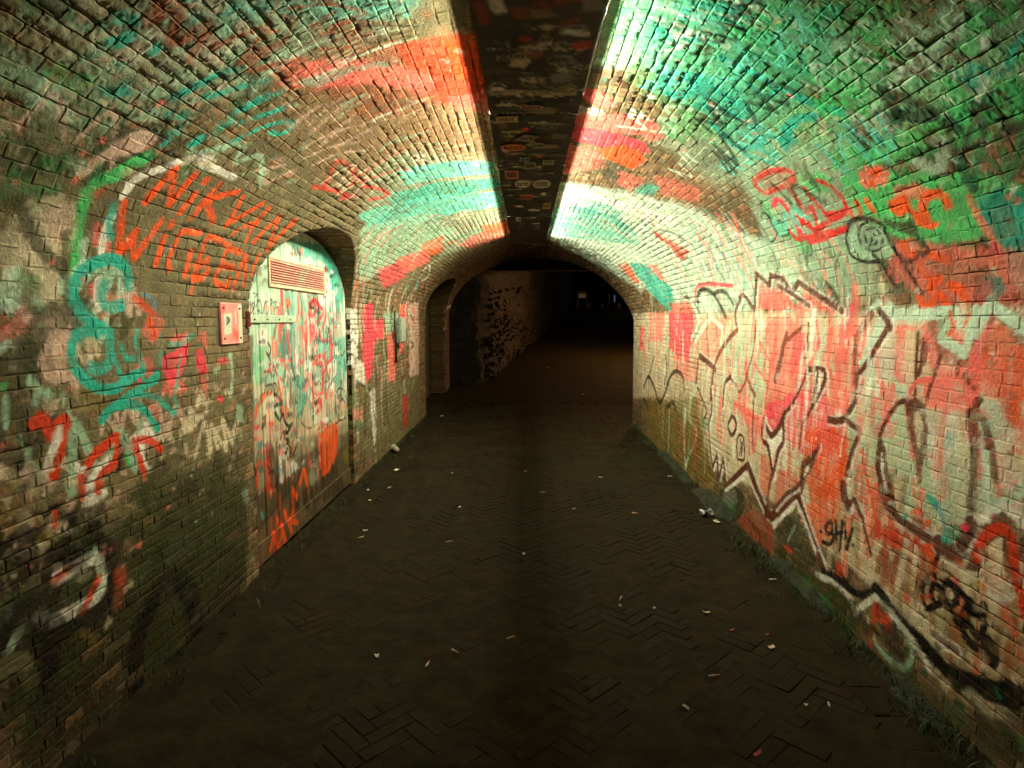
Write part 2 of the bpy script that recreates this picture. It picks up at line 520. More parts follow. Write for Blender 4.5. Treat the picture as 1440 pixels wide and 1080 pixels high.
def emit_mat(name, color, strength):
    m, N, Lk, B = new_mat(name)
    B.inputs["Base Color"].default_value = (0.8, 0.8, 0.8, 1)
    B.inputs["Emission Color"].default_value = (*color, 1); B.inputs["Emission Strength"].default_value = strength
    return m

M_BRICK = painted_mat("painted_brick")
M_MORTAR = painted_mat("mortar_joint", rough=0.85, bump=0.6)
M_WOOD = painted_mat("painted_wood", rough=0.6, bump=0.22, spec=0.12)
M_TRAY = painted_mat("stickered_metal", rough=0.5, bump=0.12, spec=0.5)
M_METAL = noise_mat("dull_metal", (60, 58, 50), (96, 92, 78), 14, 0.45, 0.7, 0.15)
M_DARK = noise_mat("dark_gap", (14, 12, 9), (26, 22, 15), 8, 0.9)
M_SOFFIT = noise_mat("unpainted_brick", (66, 50, 30), (128, 92, 52), 26, 0.85, 0, 0.6, 0.012, c3=(96, 76, 40))
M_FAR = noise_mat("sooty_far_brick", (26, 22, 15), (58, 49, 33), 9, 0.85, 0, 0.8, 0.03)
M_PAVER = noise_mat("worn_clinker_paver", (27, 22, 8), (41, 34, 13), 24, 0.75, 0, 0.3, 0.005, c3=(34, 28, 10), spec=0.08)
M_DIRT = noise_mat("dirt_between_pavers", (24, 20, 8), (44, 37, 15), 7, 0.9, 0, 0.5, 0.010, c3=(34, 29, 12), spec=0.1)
M_MOSS = noise_mat("moss", (20, 18, 8), (46, 56, 18), 10, 0.9, 0, 0.8, 0.012)
M_GRASS = noise_mat("grass_blades", (24, 40, 12), (62, 88, 28), 12, 0.7)
M_PAPER = noise_mat("dirty_white_paper", (176, 170, 146), (222, 216, 196), 40, 0.8)
M_PINKP = noise_mat("pink_paper", (176, 70, 70), (214, 104, 96), 40, 0.8)
M_FILTER = noise_mat("cigarette_filter", (176, 112, 52), (210, 146, 78), 60, 0.8)
M_ALU = noise_mat("crumpled_aluminium", (120, 122, 126), (196, 198, 200), 22, 0.35, 0.8, 0.3)
# ================================================================== spray paint on the brick lining
LINING = Canvas(1.6, 13.6, 0.0037, -0.1, S_TOP + 0.1, 0.0036, px2tun, 3)
C = LINING
# old worn coats of paint: large soft areas
C.run("""
P OL .55 .35 .5 ; 0,0 700,0 715,330 600,400 350,420 0,420
P TN .45 .30 .6 ; 380,60 670,60 700,330 520,300 400,180
P RB .55 .16 .5 ; 410,85 560,60 675,70 690,140 600,150 520,165 430,130
P MI .35 .25 .6 ; 520,220 700,215 715,330 620,360 520,330
P OL .55 .3 .5 ; 0,250 340,330 345,800 200,990 0,1040
P GD .30 .25 .6 ; 0,60 130,40 220,140 120,260 0,230
P MI .85 .2 .25 ; 845,0 1100,0 1180,60 1000,110 830,110
P GR .35 .2 .4 ; 930,20 1250,0 1330,40 1240,140 1000,150
P GD .55 .22 .4 ; 1000,20 1250,0 1330,40 1240,120 1080,110
P MI .75 .2 .35 ; 1150,60 1440,0 1440,130 1300,170 1180,160
P MI .5 .2 .4 ; 930,120 1180,130 1200,260 1020,270 930,200
P OL .35 .25 .5 ; 900,130 1180,190 1200,260 1020,260 900,220
P TN .45 .2 .5 ; 870,220 1000,250 1010,300 880,280
P ML .75 .18 .3 ; 765,255 900,270 1060,330 1180,400 1060,440 980,440 890,400 770,335
P MI .55 .2 .4 ; 1060,300 1200,330 1260,420 1100,440
P CR .95 .06 .15 ; 985,440 1440,430 1440,960 1330,930 1200,800 1080,700 1000,655 975,560
P CR .80 .06 .3 ; 890,440 985,440 980,600 930,560 890,560
P OY .55 .10 .4 ; 905,560 985,560 1005,690 960,680 910,620
P MI .45 .12 .4 ; 1180,470 1290,480 1320,640 1340,740 1240,720 1190,620
P MI .40 .12 .4 ; 1000,470 1110,470 1130,560 1040,560
P MI .4 .12 .5 ; 1290,640 1400,600 1400,730 1300,740
""")
# ---- left vault
C.run("""
P MI .4 .25 .5 ; 0,0 420,0 430,110 250,160 60,190 0,150
P PP .35 .25 .5 ; 30,20 200,10 260,100 120,110
P TL .6 .14 .45 ; 195,0 430,0 575,0 560,28 420,22 300,40 230,28
P TE .65 .07 .4 ; 250,0 330,0 360,20 280,26
P RO .9 .08 .3 ; 560,62 668,45 688,140 640,150 590,130 570,100
P OR .9 .04 .3 ; 625,55 672,50 684,120 640,110
P CO .85 .06 .35 ; 415,95 470,80 560,95 620,110 600,135 520,115 440,130
P CO .65 .05 .4 ; 370,90 430,75 450,110 400,130
P CO .8 .05 .4 ; 630,135 686,130 690,160 640,158
P TE .6 .03 .4 ; 425,110 470,100 530,88 560,92 500,102 440,124
P TN .5 .1 .5 ; 560,150 690,150 700,220 640,230 580,200
P TL .85 .04 .3 ; 560,238 640,226 695,228 697,245 620,250 570,262
P TE .8 .04 .35 ; 540,275 620,255 700,250 704,262 640,275 560,295
P TL .8 .05 .3 ; 505,300 600,275 705,268 708,290 640,300 560,320 520,325
P MI .7 .05 .4 ; 510,320 600,300 650,330 560,370 505,400
P CO .7 .05 .4 ; 640,345 700,315 716,318 714,332 660,350
P OR .8 .03 .3 ; 675,318 714,310 716,326 685,330
S RD .03 .7 ; 470,226 462,250 456,262
S RD .03 .7 ; 470,226 490,232 500,250 492,262
S RD .028 .7 ; 440,262 470,268 488,275
S RD .035 .75 ; 510,262 535,266 545,276 520,280
S PK .022 .6 ; 500,250 540,225 570,208
S PK .022 .6 ; 508,256 560,238 576,240
S PP .02 .6 ; 425,210 460,190 490,180
S PP .02 .6 ; 430,222 470,205 505,200
S PP .02 .55 ; 440,232 480,215 515,212
S PK .03 .6 ; 480,280 500,275
S OR .03 .7 ; 395,330 415,312
P OR .7 .02 ; 590,345 625,330 620,355 600,362
P CO .8 .02 ; 555,365 600,350 605,368 570,385
P PK .7 .03 .4 ; 530,380 560,368 570,390 540,405
S WH .02 .8 ; 596,380 604,372 602,388 592,396
S TE .05 .85 ; 130,37 160,27 187,30 180,53
S TE .045 .85 ; 97,90 147,63 170,60
S GR .07 .9 ; 77,103 92,108 112,117
S TE .03 .7 ; 147,123 165,130 180,128
S TE .045 .85 ; 215,72 235,58 260,53 293,67
S TE .035 .6 ; 165,88 185,110 150,128
S TE .04 .85 ; 225,148 233,143 277,120 320,100 367,87
S TE .03 .8 ; 267,143 333,123 373,113
S TE .05 .9 ; 270,203 317,173 353,147 397,127
S TE .035 .85 ; 330,175 367,163 413,147
S TE .025 .85 ; 327,200 367,180 407,170 411,180 395,188 380,186
S DG .05 .6 ; 230,170 260,155 300,150 340,140
S DG .045 .6 ; 245,205 262,180 290,165
S OL .05 .6 ; 170,170 200,150 235,146
S TE .04 .6 ; 240,160 262,165 250,185
P MI .5 .04 ; 170,165 220,148 235,160 200,180
P PP .9 .015 .15 ; 100,240 145,212 187,187 213,182 222,193 213,207 165,228 117,250
S DG .04 .85 ; 173,183 207,177 230,190 227,210 190,222 150,233 120,257
S DG .03 .7 ; 100,240 140,210 175,188
S GR .055 .85 ; 213,217 190,230 167,243 133,260 118,285 110,320 106,370 103,420
S TE .02 .6 ; 213,214 235,200 240,185
S WH .035 .85 .2 ; 180,262 200,247 225,238 247,230 272,223 297,223
S WH .03 .8 .4 ; 285,232 310,240 330,250
S CR .03 .7 .4 ; 262,226 290,230 300,228
S WH .035 .85 ; 172,275 180,266
S WH .04 .85 ; 157,305 148,325 143,355
S TE .03 .8 ; 160,290 153,315 155,335
S OL .05 .5 ; 60,40 30,10 0,40
S DG .06 .5 ; 0,42 40,25 85,0
S DG .05 .5 ; 265,40 280,55 310,70
S OL .06 .5 ; 330,90 400,110 385,135
D MI .09 .6 ; 64,128 60,138
P RD .6 .03 ; 128,270 146,262 150,275 135,286
S PP .02 .6 ; 360,240 400,232
S PP .02 .6 ; 380,255 410,240
P PP .4 .05 .5 ; 40,40 80,20 110,45 60,60
P PP .4 .06 .5 ; 90,60 150,75 120,95 60,85
""")
C.streaks([(190, 5), (420, 20), (560, 60), (500, 120), (300, 90)], 60, ['MI', 'ML', 'OL'], (0.1, 0.4), (0.006, 0.02), 0.02, 0.5)
C.streaks([(400, 130), (560, 130), (690, 200), (690, 330), (560, 340), (430, 200)], 110, ['TN', 'BN', 'PP', 'OL', 'MI'], (0.06, 0.25), (0.01, 0.04), 0.05, 0.5)
C.streaks([(500, 330), (620, 300), (690, 330), (600, 400), (500, 420)], 90, ['MI', 'ML', 'CO', 'PK', 'OL', 'TL'], (0.08, 0.3), (0.01, 0.05), 0.12, 0.6)
C.dabs([(0, 5), (400, 5), (420, 260), (120, 240), (0, 210)], 260, ['OL', 'TN', 'MI', 'GD', 'PP', 'BN', 'MI', 'CR', 'RB'], (0.02, 0.08), 0.55)
C.dabs([(420, 30), (660, 10), (690, 320), (540, 310)], 120, ['TN', 'OL', 'RB', 'PP', 'BN'], (0.02, 0.06), 0.5)
C.scribbles([(20, 20), (560, 20), (680, 180), (690, 320), (520, 300), (420, 250), (230, 200), (40, 230)], 24, ['MI', 'DG', 'OL', 'OL', 'PP', 'TN', 'CR', 'RB', 'DG'], (0.12, 0.34), (0.012, 0.03), 0.65)
C.scribbles([(10, 300), (100, 300), (330, 420), (340, 640), (120, 740), (10, 720)], 22, ['DG', 'OL', 'CR', 'MI', 'DB', 'PP', 'DG'], (0.12, 0.32), (0.016, 0.04), 0.75)
C.scribbles([(0, 780), (180, 740), (330, 740), (200, 920), (0, 980)], 14, ['BK', 'DB', 'OL', 'DG', 'MI'], (0.15, 0.35), (0.02, 0.05), 0.75)
# ---- left wall; first dark washes paint dirt and moss plus failing light low down
C.run("""
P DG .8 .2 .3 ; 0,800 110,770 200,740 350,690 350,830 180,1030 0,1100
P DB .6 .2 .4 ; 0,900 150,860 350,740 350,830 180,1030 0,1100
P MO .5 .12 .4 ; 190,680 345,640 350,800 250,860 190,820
P CR .55 .04 .35 ; 38,285 60,270 110,285 108,330 95,360 90,420 70,440 60,400 10,395 0,350 0,330
P PP .65 .03 .3 ; 72,290 96,285 100,310 92,330 66,325
P CR .7 .03 .3 ; 65,330 90,332 92,360 70,375 30,350 20,330
P ML .7 .02 .3 ; 14,378 35,372 42,400 34,440 4,440 8,400
P OL .8 .02 ; 36,372 52,378 62,400 45,438 32,440
P CR .8 .02 ; 68,385 86,382 92,420 85,440 68,436
S DG .05 .8 ; 28,285 45,330 62,355 88,376
S DG .035 .7 ; 92,330 92,380 95,415
P GD .5 .04 ; 20,380 70,385 60,410 40,400
P RB .8 .02 ; 0,446 40,444 60,462 30,478 0,478
P PP .7 .015 ; 30,442 62,446 55,456 35,455
S DG .13 .75 ; 112,442 85,448 62,464 48,492 32,528 0,545
S DG .08 .7 ; 0,500 30,492 45,505
P PP .85 .02 .25 ; 60,490 80,468 100,462 100,480 98,505 105,520 110,555 85,540 70,545 52,515
P ML .7 .02 .3 ; 0,478 20,480 22,495 0,498
P MI .85 .015 ; 35,530 45,525 46,548 36,545
P MI .8 .02 ; 48,535 60,545 62,560 46,558
P MI .85 .015 ; 58,548 72,545 75,562 60,562
P MI .8 .02 ; 45,556 52,552 56,575 46,575
P MI .8 .02 ; 75,548 90,560 86,580 76,570
P CR .7 .02 ; 60,560 80,565 75,585 62,575
P MI .7 .02 ; 92,575 108,590 102,600 94,588
P GR .5 .02 ; 0,530 14,530 12,545 0,545
S MI .02 .7 ; 8,560 8,600
P MI .7 .02 ; 26,605 40,640 50,665 58,680 46,672 34,650 27,625
P DG .7 .04 ; 0,640 30,636 45,660 40,680 10,670
P BK .8 .015 ; 25,668 44,668 42,684 28,688
P OR .7 .012 ; 16,672 24,670 22,682
P OY .5 .05 .4 ; 100,540 150,545 165,570 140,585 110,570
P CO .5 .04 .5 ; 205,440 230,450 220,480 200,470
D OR .05 .8 ; 210,455 217,470
P PK .85 .015 ; 228,502 252,490 256,472 266,470 264,500 252,535 240,548 232,530
P CO .7 .02 ; 225,540 245,528 262,540 258,552 235,556
P CO .75 .02 ; 232,478 245,470 262,468 266,476 246,482
P PK .85 .012 ; 276,492 286,490 290,512 293,526 280,528 276,510
P CO .6 .02 ; 277,470 290,468 292,490 278,490
P CO .6 .02 ; 280,532 292,532 292,552 282,554
P PK .6 .012 ; 304,505 320,503 322,511 306,512
P CO .55 .03 ; 195,505 212,500 215,525 198,530
D PK .035 .8 ; 196,533 195,520
P OR .6 .02 ; 205,568 225,565 222,575 208,580
D PK .03 .8 ; 217,583 220,588
D PK .035 .75 ; 308,561 312,561
P MI .6 .02 ; 300,520 310,515 308,528 301,528
S MI .025 .7 ; 324,500 327,530 324,558
P MI .6 .015 ; 333,568 340,570 343,595 332,592
P GR .4 .02 ; 318,505 326,515 322,520
S RO .03 .7 ; 190,420 215,440
P CO .45 .05 .6 ; 150,400 160,440 140,450 130,420
S CO .03 .6 ; 130,405 138,425
S WH .03 .8 ; 138,395 136,415 139,432
S ML .03 .7 ; 120,340 117,360 120,385
S CO .03 .6 ; 137,320 134,340
S CO .03 .6 ; 152,345 150,365
""")
C.dabs([(190, 545), (345, 520), (346, 690), (290, 660), (220, 640), (120, 700)], 110, ['CR', 'PP', 'CR', 'OL', 'TN'], (0.015, 0.05), 0.75, 0.4)
C.dabs([(0, 640), (110, 640), (190, 720), (190, 830), (0, 800)], 90, ['PP', 'CR', 'TN', 'OY', 'OL'], (0.02, 0.07), 0.6)
C.run("""
P CR .8 .02 ; 255,595 265,575 285,585 275,600 262,612
P CR .8 .02 ; 270,565 282,552 300,562 285,575
P CR .7 .02 ; 200,600 225,605 235,615 205,620
S OR .036 .95 .1 ; 174,286 170,325 166,359
S OR .034 .95 .1 ; 205,283 226,259 246,238
S OR .03 .8 .2 ; 246,240 242,262 238,287
S OR .034 .95 .1 ; 238,287 256,266 273,247
S OR .032 .95 .1 ; 254,298 264,286 274,273
D OR .05 .95 ; 290,254
S OR .03 .9 .1 ; 270,306 285,286 309,259
S OR .034 .9 .1 ; 290,279 294,295 300,310
S OR .03 .9 .1 ; 288,284 310,275 336,270
S OR .028 .95 .1 ; 341,277 330,298 317,318
S OR .025 .9 .1 ; 319,316 345,300 370,286
S OR .028 .9 .1 ; 346,338 360,312 378,293
S OR .03 .7 .2 ; 345,317 362,314
S OR .02 .6 .2 ; 325,330 336,322
S OR .028 .95 .1 ; 356,341 374,322 394,304
S OR .026 .9 .1 ; 392,306 384,328 376,351
S OR .028 .95 .1 ; 376,351 394,330 413,310
S OR .034 .9 .1 ; 168,357 180,340 191,326
S OR .036 .95 .1 ; 188,330 187,348 189,363
S OR .03 .9 .1 ; 189,363 206,338 227,312
S OR .03 .95 .1 ; 219,371 225,352 231,334
D OR .045 .95 ; 240,316
S OR .026 .85 .2 ; 238,379 237,365 248,340 256,326 282,328
S OR .034 .85 .2 ; 260,387 264,370 268,355
S OR .028 .8 .2 ; 325,348 308,338 292,334 284,352 276,372
S OR .05 .6 .3 ; 272,392 278,376 292,366
S OR .032 .85 .2 ; 270,391 285,390 293,380
S OR .03 .85 .2 ; 338,356 321,350 313,371 329,377
S OR .028 .85 .2 ; 313,371 302,394 318,404 322,393
S OR .028 .9 .1 ; 345,359 336,382 327,408
S OR .024 .9 .1 ; 347,361 345,380 343,402
S OR .024 .9 .1 ; 364,359 358,372 354,385
S OR .016 .8 .1 ; 270,404 268,414
S TE .05 .92 .1 ; 181,402 178,379 163,366 144,366 122,376 111,387 104,405 105,420 115,441 130,454 143,461
S TE .05 .8 .2 ; 146,400 144,422 154,433 172,428
S TE .045 .92 .1 ; 135,469 122,467 109,470 102,483 101,504 109,522 126,539 144,547 163,546 178,535 200,522
S TE .05 .8 .2 ; 154,467 155,490 152,512 140,519 128,516
S TE .022 .8 ; 159,500 166,515 170,528
S TE .02 .8 ; 168,484 178,506
S TE .018 .8 ; 192,465 193,490
S TE .018 .7 ; 197,500 199,522
S TE .018 .7 ; 203,512 201,535
S TE .02 .7 ; 178,503 188,505
S TE .04 .92 .1 ; 144,590 154,577 168,570 191,570 204,578 213,590 221,602
S TE .024 .85 ; 167,567 180,556 196,547 219,536
S TE .022 .85 ; 187,556 205,556 217,559 231,569 246,582
S TE .02 .85 ; 220,536 222,525 206,538
S TE .014 .85 ; 254,500 250,525 247,552
S TE .014 .8 ; 247,545 247,580
S TE .014 .7 ; 226,500 224,518
S TE .025 .6 ; 262,476 270,472 254,484 240,484
S BL .012 .6 ; 200,413 214,420 220,440
S TE .01 .6 ; 225,470 227,500
P DG .6 .02 ; 112,475 122,478 128,520 118,515
P DG .5 .03 ; 135,500 150,505 145,520 132,515
S RO .045 .95 .1 ; 47,597 58,588 66,600 71,612
S RO .045 .95 .1 ; 75,612 82,596 93,592 90,612 85,635
S RO .045 .95 .1 ; 86,630 80,648 76,668
S WH .03 .9 .2 ; 84,605 78,625 70,645 66,655
P CR .7 .02 ; 60,640 70,648 75,668 66,664
P WH .9 .012 .15 ; 124,672 140,650 156,637 158,648 144,660 137,672 137,690 152,686 149,702 118,716 120,690
S RO .04 .95 .1 ; 123,655 133,639 150,625 163,614
S RO .03 .95 .1 ; 163,614 163,640 160,653 147,663 140,672 139,690
S RO .026 .95 .1 ; 113,664 115,682 117,698
S WH .02 .85 ; 108,655 112,662 118,660
P WH .85 .012 .2 ; 183,615 200,605 203,590 212,600 226,632 215,628 205,622 203,640 212,668 200,650 190,635
S RO .03 .95 .1 ; 188,620 195,640 204,672
S RO .03 .9 .1 ; 196,618 212,620 226,632
S GR .025 .6 ; 178,640 181,652
P BK .75 .03 ; 122,718 140,708 153,705 152,725 135,735 124,735
P WH .55 .02 ; 90,740 105,730 118,735 122,752 110,762 112,742
P RO .8 .01 ; 105,757 118,745 116,758
S RO .02 .8 ; 77,722 78,740
P OY .6 .02 ; 80,705 95,708 92,725 78,722
""")
C.run("""
S BK .14 .8 ; 75,812 88,786 112,770 130,758
S BK .09 .85 ; 130,770 152,775 157,800 152,832 132,862 100,880 70,890
S WH .05 .75 .2 ; 80,812 105,798 130,785 140,788 143,810 140,835 118,850 90,866 66,876
S ML .04 .6 .3 ; 138,788 146,812 138,832
S RO .03 .8 ; 140,812 128,835 118,858
S RO .03 .8 ; 80,814 98,800
P RO .6 .03 ; 165,795 180,798 178,815 168,835 160,820
P RB .5 .04 ; 160,820 180,815 175,850 160,860
P CR .5 .02 ; 150,868 162,866 158,880 148,882
P OY .5 .03 ; 105,890 120,885 148,900 125,915
S WH .03 .5 ; 52,868 60,855 66,872
S BK .16 .75 ; 50,840 45,880 20,905
S BK .12 .75 ; 75,885 68,930 58,985
S BK .13 .85 ; 188,990 190,925 200,875 222,835 245,815 262,828 274,862 277,905 276,945
P MO .6 .05 ; 205,990 208,910 225,850 250,832 264,870 266,930 240,960
S BK .1 .7 ; 0,880 25,860 40,800 30,760
S OL .06 .6 ; 0,940 30,930 45,960
S ML .03 .5 ; 15,910 28,885
P MI .5 .03 ; 338,690 348,685 348,715 340,700
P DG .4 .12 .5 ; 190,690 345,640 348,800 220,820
""")
# ---- left wall beyond the door
C.run("""
P WH .9 .02 .15 ; 490,434 502,434 504,470 503,500 500,516 494,520 490,500
P PK .9 .03 .2 ; 511,430 524,425 528,470 524,520 517,540 510,510
P PK .75 .03 .3 ; 526,450 540,448 540,475 528,478
P WH .8 .03 ; 500,505 512,512 514,540 500,538
P CO .75 .04 .4 ; 545,470 556,462 556,530 546,540
P CO .8 .03 ; 562,430 572,425 572,450 566,490 562,500
P MI .6 .04 ; 540,440 560,440 558,470 545,470
P PP .9 .02 .1 ; 575,428 589,424 589,526 576,530
P OL .7 .05 ; 505,545 590,530 590,640 530,650 505,640
P WH .75 .02 ; 520,546 529,548 530,600 527,640 521,580
P RD .8 .03 ; 566,560 574,556 573,600 567,600
P GD .4 .05 ; 488,540 512,560 508,610 490,600
P CO .6 .04 ; 495,575 510,572 510,590 497,592
S BK .02 .8 ; 493,470 497,462 500,470
S BK .02 .8 ; 491,486 497,478 502,488
S BK .02 .8 ; 493,515 490,505 494,498 500,505 499,520
S BK .02 .8 ; 500,535 515,545 522,548
S BK .02 .8 ; 524,575 530,600 526,640
S BK .05 .8 ; 552,430 550,450 552,475
P BK .7 .02 ; 550,468 556,466 555,478
S BK .04 .8 ; 578,445 581,450
S BK .04 .8 ; 577,480 582,485 578,490
S OR .04 .7 ; 580,432 584,440
S RD .03 .7 ; 584,445 580,460
S WH .07 .75 ; 609,440 614,470 612,510 618,550
S WH .06 .75 ; 612,442 622,436 634,430
S BK .05 .8 ; 606,445 608,500 617,548
S RD .06 .7 ; 622,455 616,490 617,540
S WH .04 .5 ; 628,450 624,470
S WH .05 .5 ; 640,400 632,420 628,440
P OL .5 .05 ; 596,560 640,540 640,575 596,590
S OL .05 .6 ; 580,570 590,590
""")
C.streaks([(490, 425), (590, 410), (590, 540), (500, 600)], 70, ['CR', 'MI', 'PP', 'OL', 'CO', 'BN', 'WH'], (0.1, 0.5), (0.02, 0.07), 0.05, 0.55)
C.streaks([(500, 545), (592, 530), (592, 600), (510, 660)], 50, ['OL', 'BN', 'DB', 'MO', 'DG'], (0.1, 0.5), (0.02, 0.07), 0.05, 0.6)
